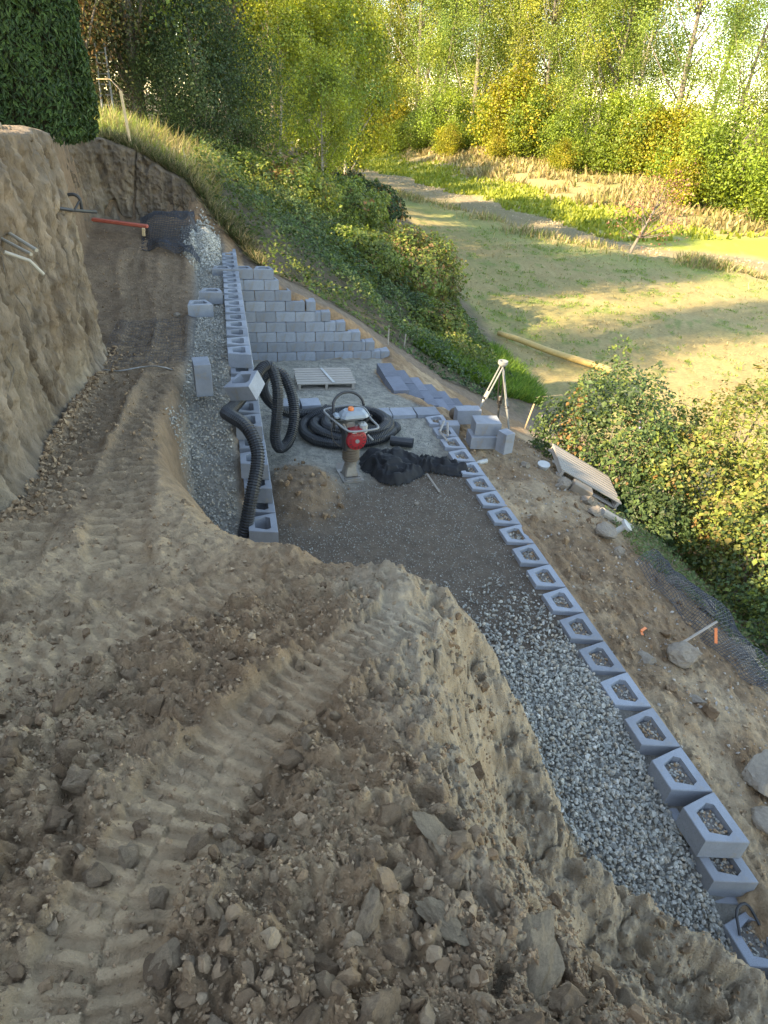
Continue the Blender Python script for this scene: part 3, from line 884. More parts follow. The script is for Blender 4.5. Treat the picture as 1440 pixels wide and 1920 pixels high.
# coarse gravel bed beside the cored row
g_poly = [(3.04, 1.2), (2.6, 1.5), (2.3, 1.9), (2.1, 2.2), (2.12, 2.7), (2.08, 3.35), (1.8, 3.9), (1.3, 4.3), (1.6, 5.0), (2.3, 5.6), (2.97, 6.2), (2.99, 2.0)]
p, r = scatter(g_poly, 17000, 1)
keep = (p[:, 1] < 3.5) | (r.random(len(p)) < np.clip((5.6 - p[:, 1]) / 2.0, 0, 1) ** 3.2)
p = p[keep]
sz = r.uniform(.011, .025, len(p)) * np.where(r.random(len(p)) < .1, 1.35, 1)
P = np.column_stack([p, ground_z(p[:, 0], p[:, 1]) + r.uniform(-.012, .035, len(p))])
place('coarse_gravel', stones('coarse_gravel', P, sz, GREY, STONE_T, 2), M['stone'], ground)["kind"] = 'stuff'
# gravel packed behind the middle wall
w_poly = [(-.06, 5.75), (-.06, 16.2), (-.75, 16.2), (-.8, 14.4), (-.52, 13.5), (-.5, 9.5), (-.66, 7.4), (-.75, 6.9), (-.5, 6.2), (-.42, 5.75)]
p, r = scatter(w_poly, 9000, 3)
sz = r.uniform(.013, .026, len(p))
P = np.column_stack([p, ground_z(p[:, 0], p[:, 1]) + r.uniform(-.01, .03, len(p))])
hp = .42 * np.exp(-((p[:, 0] + .38) / .3) ** 2 - ((p[:, 1] - 15.4) / .75) ** 2)
P[:, 2] += hp * r.uniform(.0, 1, len(p)) ** .35
place('backfill_gravel', stones('backfill_gravel', P, sz, GREY, GRIT_T, 4), M['stone'], ground)["kind"] = 'stuff'
# a heap of it at the far end
p = np.column_stack([r.normal(-.4, .2, 2600), r.normal(15.3, .5, 2600)]); p = p[p[:, 0] < -.07]
hp = .45 * np.exp(-((p[:, 0] + .38) / .28) ** 2 - ((p[:, 1] - 15.4) / .7) ** 2)
P = np.column_stack([p, ground_z(p[:, 0], p[:, 1]) + hp + r.uniform(-.03, .02, len(p))])
place('gravel_heap', stones('gravel_heap', P, r.uniform(.022, .04, len(p)), [(.36, .35, .31), (.42, .4, .35), (.28, .28, .25)], STONE_T, 5), M['stone'], ground)["kind"] = 'stuff'
# pea gravel on the terrace
t_poly = [(.4, 5.0), (.42, 13.3), (3.2, 13.3), (2.85, 12.4), (2.85, 10.9), (2.95, 9.3), (2.95, 4.3), (1.9, 4.0), (1.2, 4.3)]
p, r = scatter(t_poly, 18000, 6)
heap = np.exp(-(((p[:, 0] - .75) / .5) ** 2 + ((p[:, 1] - 7.1) / .75) ** 2) ** 2)
p = p[r.random(len(p)) > heap * .85]
P = np.column_stack([p, ground_z(p[:, 0], p[:, 1]) + r.uniform(-.003, .008, len(p))])
place('pea_gravel', stones('pea_gravel', P, r.uniform(.006, .013, len(p)), [(.3, .295, .26), (.24, .235, .205), (.36, .35, .31), (.2, .19, .17)], GRIT_T, 7), M['stone'], ground)["kind"] = 'stuff'
# fill inside the cored blocks
cp = []
for (bx, by, bz) in core_spots:
    n = 70
    q = np.column_stack([bx - rng.uniform(.085, .225, n), by + rng.uniform(-.1, .1, n), bz - .03 - rng.uniform(0, .03, n)])
    cp.append(q)
P = np.concatenate(cp)
place('core_fill', stones('core_fill', P, rng.uniform(.009, .02, len(P)), GREY + SOIL, STONE_T, 8), M['stone'], ground)["kind"] = 'stuff'
fb = MB()
for (bx, by, bz) in core_spots: fb.box((bx - .155, by, bz - .07), (.15, .2, .05))
tag(fb.build('core_soil', M['clod'], ground), kind='stuff')
me = bpy.data.objects['core_soil'].data; a = me.color_attributes.new('Col', 'FLOAT_COLOR', 'POINT'); a.data.foreach_set('color', np.tile([.13, .115, .1, 1], len(me.vertices)))

# crumbs and lumps of soil in the foreground
def soil_points(n, seed):
    r = np.random.default_rng(seed); out = []
    while sum(map(len, out)) < n:
        a = r.uniform(-1.0, 1.25, n * 3); d = .55 * np.exp(r.random(n * 3) * math.log(4.6 / .55))
        x, y = d * np.sin(a), d * np.cos(a)
        dens = .25 + .75 * sstep(-.15, .35, fbm2(x * 1.1, y * 1.1, 3, 123))
        dens *= np.where(x > .55, .6, 1.0) * np.where(y > 2.7, .3, 1.0)
        for pts, hw, dep, per in TRACKS:
            dens *= np.where(track_param(x, y, pts)[0] < hw, .3, 1)
        ok = (r.random(n * 3) < dens) & (x > -1.68) & ~inside(x, y, TERRACE) & (x < 2.9)
        out.append(np.column_stack([x, y])[ok])
    return np.concatenate(out)[:n], r
p, r = soil_points(19000, 21)
sz = .005 + .012 * r.random(len(p)) ** 2.2
P = np.column_stack([p, ground_z(p[:, 0], p[:, 1]) + sz * .3])
place('soil_crumbs', stones('soil_crumbs', P, sz * (.6 + .25 * np.hypot(p[:, 0], p[:, 1])), SOIL, GRIT_T, 22), M['clod'], ground)["kind"] = 'stuff'
p, r = soil_points(1100, 23)
sz = .012 + .022 * r.random(len(p)) ** 2.5
P = np.column_stack([p, ground_z(p[:, 0], p[:, 1]) + sz * .35])
place('small_soil_lumps', stones('small_soil_lumps', P, sz, [tuple(.78 * v for v in c_) for c_ in SOIL], CLOD_T, 24, (1, .85, .7)), M['clod'], ground)["kind"] = 'stuff'
# soil strewn over the right slope
p, r = scatter([(3.35, 1.2), (3.4, 9), (4.6, 11), (6.4, 11), (6.2, 5), (5.2, 1.2)], 5200, 25)
sz = .008 + .026 * r.random(len(p)) ** 3
P = np.column_stack([p, ground_z(p[:, 0], p[:, 1]) + sz * .4])
place('slope_rubble', stones('slope_rubble', P, sz, SOIL + [(.3, .28, .25), (.36, .32, .27)], GRIT_T, 26), M['clod'], ground)["kind"] = 'stuff'
p, r = scatter([(-1.7, 4), (-1.65, 9), (-2.6, 10), (-2.6, 16), (-.8, 16), (-.62, 9.5), (-.8, 5), (-.3, 3.4)], 3000, 27)
sz = .006 + .02 * r.random(len(p)) ** 3
P = np.column_stack([p, ground_z(p[:, 0], p[:, 1]) + sz * .4])
place('path_crumbs', stones('path_crumbs', P, sz, SOIL, GRIT_T, 28), M['clod'], ground)["kind"] = 'stuff'

# spill along the foot of the cut face and clods on its rim
n = 2600; yb = rng.uniform(4.3, 9.3, n); xb = -1.7 + rng.exponential(.11, n)
sz = .008 + .035 * rng.random(n) ** 3.5
P = np.column_stack([xb, yb, ground_z(xb, yb) + sz * .4])
place('bank_spill', stones('bank_spill', P, sz, SOIL, GRIT_T, 41), M['clod'], ground)["kind"] = 'stuff'
n = 900; yb = rng.uniform(4.6, 9.2, n); xb = rng.uniform(-2.6, -1.93, n); sz = .012 + .05 * rng.random(n) ** 3
P = np.column_stack([xb, yb, natural(xb, yb)[0] + .02 + sz * .3])
place('rim_clods', stones('rim_clods', P, sz, [(.2, .155, .11), (.26, .2, .14), (.16, .12, .085)], CLOD_T, 42), M['clod'], ground)["kind"] = 'stuff'
cb_ = bpy.data.objects['cut_bank']
for k in range(26):
    y0 = rng.uniform(4.8, 9.0); z0 = rng.uniform(2.2, 3.75); x0 = -1.72 - .07 * (z0 - 1.2) - .04; L0 = rng.uniform(.12, .45)
    q0 = [(x0, y0, z0), (x0 + .07, y0 + rng.normal(0, .04), z0 - L0 * .35), (x0 + .1, y0 + rng.normal(0, .08), z0 - L0 * .75), (x0 + .08, y0 + rng.normal(0, .1), z0 - L0)]
    b = MB(); b.tube(q0, [.006, .005, .004, .002], 4); b.build('root', M['bark'], cb_)
# larger lumps, each one apart
def lump_mesh(seed, base=ICO2, cuts=16, keep=.63, rough=.13, pal=SOIL):
    V, F = angular(base, seed, cuts, keep)
    n = V / np.linalg.norm(V, axis=1)[:, None]
    V = V + n * (fbm3(V[:, 0] * 2.2 + seed, V[:, 1] * 2.2, V[:, 2] * 2.2, 4, seed) * rough * 2)[:, None]
    V = V + n * (fbm3(V[:, 0] * 6 + seed, V[:, 1] * 6, V[:, 2] * 6, 3, seed + 3, .65) * rough * 1.1)[:, None]
    r = np.random.default_rng(seed); c = np.array(pal[seed % len(pal)]) * r.uniform(.75, .95)
    c = np.tile(c, (len(V), 1)) * (1 + .25 * fbm3(V[:, 0] * 3, V[:, 1] * 3, V[:, 2] * 3, 2, seed)[:, None])
    return raw_mesh('soil_lump', V, F, c)
LUMPS = [lump_mesh(300 + s) for s in range(10)]
BIG = [lump_mesh(340 + s, ico(3), 16, .62, .1) for s in range(5)]
for m_ in LUMPS + BIG: m_.materials.append(M['clod'])
p, r = soil_points(110, 31)
for i, (x, y) in enumerate(p):
    s = .024 + .04 * r.random() ** 2
    place('soil_lump', LUMPS[i % 10], None, ground, (x, y, ground_z(x, y) + s * .3), tuple(r.uniform(-3, 3, 3)), (s * r.uniform(.85, 1.25), s, s * r.uniform(.6, .9)))
for i in range(46):
    x, y = r.normal(.75, .27), r.normal(7.05, .38); s = .02 + .04 * r.random() ** 2
    if x < .45: continue
    place('soil_lump', LUMPS[i % 10], None, ground, (x, y, ground_z(x, y) + s * .3), tuple(r.uniform(-3, 3, 3)), (s * 1.2, s, s * .7))
for i in range(60):
    x, y = r.uniform(3.45, 4.9), r.uniform(3.0, 7.0); s = .02 + .06 * r.random() ** 2.5
    place('soil_lump', LUMPS[i % 10], None, ground, (x, y, ground_z(x, y) + s * .25), tuple(r.uniform(-3, 3, 3)), (s * 1.2, s, s * .7))
# the biggest lumps where they lie: x, y, half size
for i, (x, y, s) in enumerate([(-.83, 1.62, .075), (-.66, 1.66, .07), (-.6, 1.5, .09), (-.64, 1.36, .06), (-.92, 1.42, .085), (-.75, 1.95, .08), (-.2, 1.16, .05), (-.12, 1.12, .055), (-.02, 1.15, .05), (-.06, 1.04, .04),
                               (.37, 1.12, .05), (.3, .98, .06), (.36, .92, .075), (.44, .98, .07), (.25, .82, .075), (.12, .72, .055), (.3, .74, .07), (-.26, .82, .07), (-.42, .68, .06), (-.14, .64, .065), (.05, .6, .07), (.22, .6, .08),
                               (-.3, 1.0, .045), (.02, .86, .05), (.16, 1.5, .045), (-.98, 1.12, .08), (.2, 2.05, .05), (-.5, 2.1, .06), (-.35, 2.4, .05), (1.3, 1.05, .07), (1.5, .9, .08), (1.75, 1.0, .06), (1.4, .7, .07), (1.15, .8, .06), (1.9, .85, .07)]):
    s *= .82
    place('soil_lump', BIG[i % 5], None, ground, (x, y, ground_z(x, y) + s * .22), tuple(r.uniform(-3, 3, 3)), (s * r.uniform(.95, 1.35), s, s * r.uniform(.6, .85)))
# slumped slabs of crust on the spur's edge
SL = [lump_mesh(400 + s, ico(3), 14, .6, .17, [(.34, .255, .16)]) for s in range(3)]
for m_ in SL: m_.materials.append(M['clod'])
for i, (x, y, s, rz, rx) in enumerate([(.62, .66, .15, -.75, .5), (.5, 1.02, .07, .4, .2), (.44, .8, .08, .9, .3)]):
    place('crust_slab', SL[i % 3], None, ground, (x, y, ground_z(x, y) + s * .05), (rx * .3, .1, rz), (s * .7, s * 1.25, s * .26))

# rocks lying on the right slope
ROCKS = [lump_mesh(500 + s, ico(3), 12, .7, .08) for s in range(5)]
for m_ in ROCKS: m_.materials.append(M['rock'])
def rock(x, y, s, asp, label, k, dz=.3):
    o = place('rock', ROCKS[k % 5], None, None, (x, y, ground_z(x, y) + s * asp[2] * dz), (0, 0, k * 1.3), tuple(s * a for a in asp))
    tag(o, label, 'rock', 'rocks on the right slope')
rock(4.2, 3.84, .17, (1.25, .9, .8), 'largest pale boulder beside the wire mesh and orange ribbon', 0, .5)
rock(3.76, 3.82, .13, (1, .8, .5), 'flat pale rock sunk in the soil right of the cored row', 1)
rock(3.98, 3.3, .09, (1.2, .7, .4), 'small pale rock low in the soil below the largest boulder', 2)
rock(4.02, 2.5, .22, (1.3, .8, .6), 'big brown rock at the right edge of the picture', 3, .4)
rock(3.74, 2.1, .16, (1.2, .8, .6), 'brown rock below the big one at the right edge', 4, .4)
rock(4.78, 7.58, .13, (1, .9, .8), 'round grey boulder right under the pallet on the slope', 0, .6)
rock(4.98, 7.2, .12, (1, .9, .8), 'round brown boulder below the pallet on the slope', 1, .6)
rock(4.62, 7.42, .08, (1, .9, .8), 'small pale stone left of the round grey boulder', 2, .6)
rock(4.8, 6.72, .13, (1.2, .8, .7), 'tan rock below the round brown boulder', 3, .5)
rock(4.55, 6.05, .15, (1.1, .9, .9), 'pale lumpy rock beside the white pipe cap', 4, .5)
rock(4.52, 5.62, .09, (1, .7, .9), 'small whitish rock below the pale lumpy one', 0, .5)
rock(4.3, 8.0, .1, (1.2, .8, .7), 'pale stone on the slope right of the upright block', 1, .5)
rock(5.25, 5.35, .13, (1.2, .9, .7), 'brown rock above the wire mesh by the brambles', 2, .5)
rock(5.5, 5.0, .14, (1, .9, .8), 'grey brown rock at the upper corner of the wire mesh', 3, .5)
rock(5.35, 4.15, .12, (1, .9, .8), 'brown stone half under brambles right of the ribbon stake', 4, .5)
rock(-.79, 10.91, .06, (1.2, .8, .7), 'small white stone on the haul path by the loose blocks', 0, .5)

# ------------------------------------------------------------------ corrugated drain hose
def hose(name, pts, rad=.078, label=None, cat='hose'):
    Pc = catmull(pts, .0075)
    n = len(Pc); ph = np.arange(n) % 4
    rr = np.where(ph < 2, rad, rad * .86)
    mb = MB(); mb.tube([tuple(q) for q in Pc], list(rr), 11, cap=False)
    o = mb.build(name, M['hose'], None, smooth=False)
    if label: tag(o, label, cat)
    return o
drape = [(-.02, 6.02, .0), (.03, 6.04, .22), (.11, 6.16, .52), (.19, 6.35, .76), (.2, 6.48, .92), (.11, 6.66, 1.09), (-.06, 6.92, 1.12), (-.1, 7.15, 1.06), (-.02, 7.45, 1.0), (.13, 7.75, 1.05), (.28, 8.0, 1.16),
         (.4, 8.16, 1.23), (.5, 8.2, 1.2), (.56, 8.08, .95), (.53, 7.98, .6), (.5, 7.95, .32), (.56, 8.02, .13), (.7, 8.2, .14), (.8, 8.4, .36), (.8, 8.6, .62), (.7, 8.75, .88), (.54, 8.86, .92), (.42, 8.95, .72),
         (.46, 9.02, .46), (.68, 9.08, .22), (1.02, 9.2, .1), (1.37, 9.36, .06)]
coil = []
cx, cy = 1.62, 8.78
for k in range(0, 46):
    a = math.radians(125 - k * 24); R = .74 - .0075 * k
    lay = int(k * 24 / 360)
    coil.append((cx + R * 1.02 * math.cos(a) + .05 * lay, cy + R * .86 * math.sin(a) - .05 * lay, [.04, .10, .17][min(lay, 2)] + .015 * math.sin(k)))
tail = [(2.25, 8.25, .05), (2.42, 8.12, .05)]
hose('corrugated_hose', drape + [(1.5, 9.42, .05)] + coil[5:46], label='black corrugated hose draped over the middle wall and coiled on the gravel')
hb = MB(); hb.tube([(2.2, 8.28, .03), (2.36, 8.2, .035), (2.5, 8.14, .04)], [.075] * 3, 14, cap=False); hb.tube([(2.5, 8.14, .04), (2.2, 8.28, .03)], [.066] * 2, 14, cap=False)
tag(hb.build('hose_offcut', M['hose']), 'short black pipe end right of the hose coil by the fabric', 'hose')

# ------------------------------------------------------------------ rammer
rm = empty('trench_rammer', (1.44, 7.42, -.045), (0, 0, .12))
tag(rm, 'upright trench rammer with red engine and grey tank on the gravel', 'rammer')
rm.scale = (.94,) * 3
b = MB(); b.add([(-.15, -.2, .0), (.15, -.2, .0), (.15, .2, .0), (-.15, .2, .0), (-.15, -.2, .028), (.15, -.2, .028), (.15, .2, .028), (-.15, .2, .028), (-.13, .29, .06), (.13, .29, .06), (-.13, .285, .08), (.13, .285, .08)],
                [(3, 2, 1, 0), (4, 5, 6, 7), (0, 1, 5, 4), (1, 2, 6, 5), (3, 0, 4, 7), (2, 3, 8, 9), (7, 6, 11, 10), (8, 10, 11, 9), (3, 7, 10, 8), (2, 9, 11, 6)])
b.box((0, -.155, .038), (.22, .03, .02)); shoe = b.build('shoe', M['steel'], rm)
b = MB(); b.box((0, .02, .11), (.2, .2, .18), taper=.72, bev=.02); b.lathe([(.09, .19), (.085, .24), (.105, .26), (.105, .28)], 20); b.build('foot', M['steel'], rm)
for x in (-.11, .11):
    for y in (-.1, .1):
        b = MB(); b.lathe([(.014, .028), (.014, .045)], 6, (x, y, 0)); b.build('bolt', M['steel'], shoe)
pr = [(.1, .27)]
for i in range(5):
    z = .285 + i * .04
    pr += [(.108, z), (.122, z + .012), (.122, z + .024), (.108, z + .036)]
pr += [(.115, .5), (.1, .52)]
b = MB(); b.lathe(pr, 24); b.build('bellows', M['bellows'], rm, smooth=True)
b = MB(); b.box((0, .05, .62), (.2, .22, .24), bev=.03); b.box((-.1, -.02, .6), (.06, .16, .3), bev=.015); b.box((0, .0, .535), (.17, .17, .05), bev=.01); b.build('crankcase', M['black'], rm)
b = MB(); b.lathe([(.15, -.06), (.152, .06), (.136, .1), (.08, .115), (.02, .118)], 28, (.04, -.03, .62), 'Y'); eng = b.build('recoil_cover', M['red'], rm)
b = MB(); b.box((.03, -.06, .745), (.2, .16, .07), bev=.02); b.build('engine_shroud', M['red'], rm)
for k in range(14):
    a = k / 14 * 2 * math.pi
    b = MB(); b.box((.04 + .1 * math.cos(a), -.141, .62 + .1 * math.sin(a)), (.034, .006, .008), (0, -a, 0)); b.build('vent_slot', M['black'], eng)
b = MB(); b.lathe([(.03, .0), (.03, .008)], 16, (.04, -.146, .62), 'Y'); b.build('hub_badge', M['pale_tube'], eng)
b = MB(); b.box((.0, -.142, .755), (.06, .006, .03)); b.build('rating_plate', M['white_plastic'], rm)
b = MB(); b.box((.15, -.03, .76), (.11, .14, .17), bev=.03); b.build('air_cleaner', M['white_plastic'], rm)
b = MB(); b.tube([(.2, -.1, .68), (.26, -.16, .62)], .014, 8); b.build('starter_grip', M['pale_tube'], rm)
b = MB(); b.box((-.03, .03, .81), (.14, .12, .09), bev=.02); b.tube([(-.13, -.02, .84), (-.1, -.06, .78), (-.08, -.1, .76)], .016, 8); b.build('carburettor', M['steel'], rm)
b = MB(); b.box((.03, .04, .945), (.4, .24, .13), bev=.045, taper=.9); b.box((-.2, .06, .93), (.08, .14, .06), bev=.02); tk = b.build('fuel_tank', M['tank'], rm, smooth=False)
b = MB(); b.lathe([(.04, 1.0), (.042, 1.03), (.034, 1.05)], 14, (-.01, .03, 0)); b.build('tank_cap', M['orange'], tk)
loop = catmull([(-.3, .3, .93), (-.1, .33, .94), (.1, .33, .94), (.24, .28, .92), (.27, .15, .9), (.27, .0, .87), (.31, -.16, .84), (.29, -.24, .83), (.16, -.26, .825), (-.04, -.26, .825), (-.13, -.22, .83), (-.2, -.08, .86), (-.27, .1, .89), (-.32, .25, .92), (-.3, .3, .93)], .03)
b = MB(); b.tube([tuple(q) for q in loop], .015, 8); b.build('handle_loop', M['pale_tube'], rm, smooth=True)
for x, y, z in ((-.27, .1, .93), (.3, .05, .9)):
    b = MB(); b.tube([(x, y, z), (x * .6, y * .6, .78), (x * .42, .06, .66)], .018, 8); b.build('handle_bracket', M['black'], rm)
arch = catmull([(-.22, .1, .72), (-.22, .14, .95), (-.2, .2, 1.08), (-.08, .26, 1.16), (.08, .27, 1.16), (.2, .24, 1.08), (.24, .2, .96)], .03)
b = MB(); b.tube([tuple(q) for q in arch], .02, 8); b.build('lifting_arch', M['black'], rm, smooth=True)
b = MB(); b.tube([tuple(q) for q in catmull([(-.24, .05, .9), (-.3, -.04, .78), (-.27, -.06, .62), (-.16, -.04, .5)], .03)], .009, 6); b.build('throttle_cable', M['black'], rm)

# ------------------------------------------------------------------ crumpled fabric
nx, ny = 120, 80
fx, fy = np.meshgrid(np.linspace(1.55, 3.1, nx), np.linspace(6.8, 8.4, ny), indexing='ij')
wob = fbm2(fx * 3, fy * 3, 3, 201)
blob = 1 - np.sqrt(((fx - 2.02) / .42) ** 2 + ((fy - 7.62) / .52) ** 2) + .3 * wob
tl, _, trun, ttot = track_param(fx, fy, [(2.1, 7.75), (2.5, 7.62), (2.96, 7.36)])
tailf = 1 - tl / (.2 - .05 * trun) + .25 * wob
mask = np.maximum(blob, tailf * .6)
rid = 1 - np.abs(fbm2(fx * 2.6 + .6 * wob, fy * 3.6, 3, 205)) * 2.6
rid2 = 1 - np.abs(fbm2(fx * 5.5 + 2 * wob, fy * 5.5, 3, 207)) * 2.4
hgt = np.clip(mask * 2.6, 0, 1) ** .6 * (.03 + .06 * np.clip(blob, 0, 1)) + sstep(0, .25, mask) * (.065 * np.clip(rid, -.5, 1) + .05 * np.clip(rid2, -.5, 1) + .03)
fz = terrain_base(fx.ravel(), fy.ravel())[0].reshape(fx.shape) + np.maximum(hgt, .006) + .004
a = np.arange(nx - 1)[:, None] * ny + np.arange(ny - 1)[None, :]
F = np.stack([a, a + ny, a + ny + 1, a + 1], -1).reshape(-1, 4)
mk = (mask.ravel() > 0)[F].all(1)
F = F[mk]; used, inv = np.unique(F, return_inverse=True)
V = np.stack([fx, fy, fz], -1).reshape(-1, 3)[used]
fo = place('geotextile_sheet', raw_mesh('geotextile_sheet', V, inv.reshape(-1, 4), None, True), M['fabric'])
tag(fo, 'crumpled black fabric sheet on the gravel beside the rammer', 'fabric')

# ------------------------------------------------------------------ pallets
def pallet(name, mat4, label, boards=7, L=1.15, Wd=1.0):
    e = empty(name); e.matrix_world = mat4; tag(e, label, 'pallet', 'wooden pallets')
    wv = .1
    for k in range(boards):
        y = (k + .5) * Wd / boards
        w = Wd / boards - .022
        b = MB(); b.box((L / 2 + random.uniform(-.008, .008), y, .125), (L, w, .02), (0, 0, random.uniform(-.006, .006))); b.build('deck_board', M['wood'], e)
    for k in range(3):
        x = .05 + k * (L - .1) / 2 if Wd > .9 else .05 + k * (L - .1) / 2
        b = MB(); b.box((x, Wd / 2, .07), (.045, Wd, .088)); b.build('stringer', M['wood'], e)
    for k in range(3):
        y = .06 + k * (Wd - .12) / 2
        b = MB(); b.box((L / 2, y, .012), (L, .1, .02)); b.build('bottom_board', M['wood'], e)
    return e
g = terrain_base(np.array([1.7]), np.array([11.8]))[0][0]
pallet('pallet', Matrix.Translation((1.14, 11.3, g + .03)) @ Matrix.Rotation(-.03, 4, 'Z'), 'grey wooden pallet lying flat on the gravel before the stepped wall', 7, 1.1, .86)
u = Vector((1.0, -.33, -.52)).normalized(); v = Vector((.345, .93, -.05)); v = (v - u * v.dot(u)).normalized(); w = u.cross(v)
p2 = Matrix(((u.x, v.x, w.x, 4.94), (u.y, v.y, w.y, 8.13), (u.z, v.z, w.z, -.66), (0, 0, 0, 1)))
pallet('pallet', p2, 'wooden pallet tilted on the slope against the brambles', 9, 1.2, 1.0)
b = MB(); b.box((1.75, 11.72, g + .178), (.05, .8, .004), (0, 0, .2)); b.build('strap', M['white_plastic'], bpy.data.objects['pallet'], loc=tuple(-x for x in (1.14, 11.3, g + .03)))

# ------------------------------------------------------------------ tripod
tp = empty('survey_tripod', (4.5, 9.85, -.6)); tag(tp, 'grey survey tripod standing on the slope right of the blocks', 'tripod')
apex = Vector((4.46, 9.78, .6))
b = MB(); b.lathe([(.05, .61), (.085, .62), (.085, .665), (.05, .665), (.045, .63)], 20, (apex.x, apex.y, 0), capped=False); b.lathe([(.06, .585), (.07, .6), (.07, .62)], 16, (apex.x, apex.y, 0)); b.build('head', M['pale_tube'], tp, loc=(-4.5, -9.85, .6))
for fxy, dark in (((3.98, 9.62), 0), ((4.82, 10.35), 1), ((4.74, 9.6), 0)):
    ft = Vector((fxy[0], fxy[1], ground_z(*fxy) - .03))
    d = (ft - apex); side = d.cross(Vector((0, 0, 1))).normalized() * .035
    top = apex + d.normalized() * .02
    m1 = apex + d * .56
    b = MB(); b.tube([top + side, m1 + side], .013, 6); b.tube([top - side, m1 - side], .013, 6); b.tube([m1 - side * 1.3, m1 + side * 1.3], .018, 6)
    b.tube([apex + d * .5, apex + d * .62], .026, 8)
    lg = b.build('leg', M['black'] if dark else M['pale_tube'], tp, loc=(-4.5, -9.85, .6))
    b = MB(); b.tube([apex + d * .45, ft], [.021, .017], 8); b.build('lower_leg', M['pale_tube'] if not dark else M['steel'], lg)
    b = MB(); b.box(tuple(m1), (.07, .06, .04)); b.build('clamp', M['black'], lg)

# ------------------------------------------------------------------ wire mesh and geogrid
def lattice(name, fn, nu, nv, rad, mat, label, cat, sides=3):
    mb = MB()
    for i in range(nu + 1):
        mb.tube([fn(i / nu, j / (nv * 1.0)) for j in range(nv + 1)], rad, sides, cap=False)
    for j in range(nv + 1):
        mb.tube([fn(i / (nu * 1.0), j / nv) for i in range(nu + 1)], rad, sides, cap=False)
    o = mb.build(name, mat); tag(o, label, cat); return o

def fence_fn(u, v):
    x = 4.72 + .95 * u + .3 * (v - .5); y = 5.35 - 1.95 * v + .5 * u * (1 - v)
    k = float(fbm2(np.array([u * 2.5]), np.array([v * 4.]), 2, 301)[0])
    return (x + .08 * k, y + .08 * k, ground_z(x, y) + .05 + .16 * abs(math.sin(u * 3.1)) + .12 * k)
lattice('wire_mesh', fence_fn, 30, 58, .0034, M['grid'], 'crumpled dark wire mesh lying at the foot of the brambles', 'wire mesh')
mb = MB()
for k in range(26):
    t = k / 25
    x0, y0 = 5.08 + .12 * t - .05, 4.2 - .95 * t
    pts = []
    for q in range(9):
        a = q / 8
        x = x0 + .38 * a; y = y0 + .1 * a
        pts.append((x, y, ground_z(x, y) + .02 + .13 * math.sin(a * 2.6) + .01 * math.sin(k * 1.7)))
    mb.tube(pts, .0035, 4, cap=False)
tag(mb.build('rolled_wire_mesh', M['wire']), 'row of curved pale wire ends along the right border of the mesh', 'wire mesh')

def geo_fn(u, v):
    x = -1.75 + 1.15 * u + .12 * v; y = 16.45 - 1.75 * v - .5 * u * v
    k = float(fbm2(np.array([u * 3.]), np.array([v * 3.]), 2, 311)[0])
    return (x, y, ground_z(x, y) + .05 + .24 * math.exp(-((v - .25) / .25) ** 2) + .12 * k + .1 * u)
lattice('geogrid_roll', geo_fn, 34, 40, .0065, M['grid'], 'bunched black plastic grid heaped by the gravel at the back bank', 'geogrid')
def laid_fn(u, v):
    x = -1.68 + 1.2 * u; y = 8.45 + 2.2 * v + .2 * u
    return (x, y, ground_z(x, y) + .012)
lattice('geogrid_sheet', laid_fn, 30, 44, .0016, M['grid'], 'thin black plastic grid laid flat on the haul path', 'geogrid')
b = MB(); b.tube([tuple(q) for q in catmull([(x, y, ground_z(x, y) + .02) for x, y in ((-1.66, 8.4), (-1.4, 8.3), (-1.1, 8.36), (-.85, 8.3), (-.5, 8.36))], .06)], .009, 6)
tag(b.build('rope', M['wire']), 'thin grey rope across the haul path at the border of the laid grid', 'rope')

# ------------------------------------------------------------------ pipes, bars, stakes and litter
b = MB(); b.box((-2.1, 15.6, 1.78), (1.2, .1, .07), (0, .05, -.3), bev=.015)
rb = b.build('steel_beam', M['red_plank']); tag(rb, 'long red steel beam lying at the foot of the back bank', 'beam')
b = MB(); b.box((-1.62, 15.3, 1.66), (.07, .05, .16), (0, .1, 0), bev=.01); tag(b.build('yellow_tag', M['stake']), 'small yellow tag hanging under the red beam', 'tag')
b = MB(); b.tube([(-1.95, 8.2, 3.08), (-1.66, 8.6, 2.98), (-1.52, 9.35, 2.86)], .018, 8); b.tube([(-1.64, 8.65, 2.97), (-1.58, 8.72, 3.06)], .012, 6)
tag(b.build('black_pipe', M['black']), 'thin black pipe with a stub sticking out of the left cut face', 'pipe')
b = MB(); b.tube([tuple(q) for q in catmull([(-1.86, 9.3, 3.04), (-1.74, 9.3, 3.06), (-1.68, 9.3, 3.02), (-1.67, 9.3, 2.94), (-1.68, 9.3, 2.84)], .03)], .02, 10)
tag(b.build('bent_pipe', M['black']), 'bent black pipe hooked out of the corner of the cut face', 'pipe')
b = MB(); b.tube([(-1.95, 6.75, 3.1), (-1.55, 6.3, 2.98)], .016, 10); tag(b.build('white_pipe', M['pvc']), 'upper white plastic pipe poking from the left cut face', 'pipe')
b = MB(); b.tube([(-1.98, 6.62, 3.06), (-1.57, 6.18, 2.97)], .015, 10); tag(b.build('white_pipe', M['pvc']), 'white plastic pipe just below the upper one in the cut face', 'pipe')
b = MB(); b.tube([(-1.72, 6.0, 3.02), (-1.57, 6.08, 2.94), (-1.5, 6.14, 2.82)], .016, 10, cap=False); tag(b.build('white_pipe', M['pvc']), 'white plastic pipe end drooping below the other two in the cut face', 'pipe')

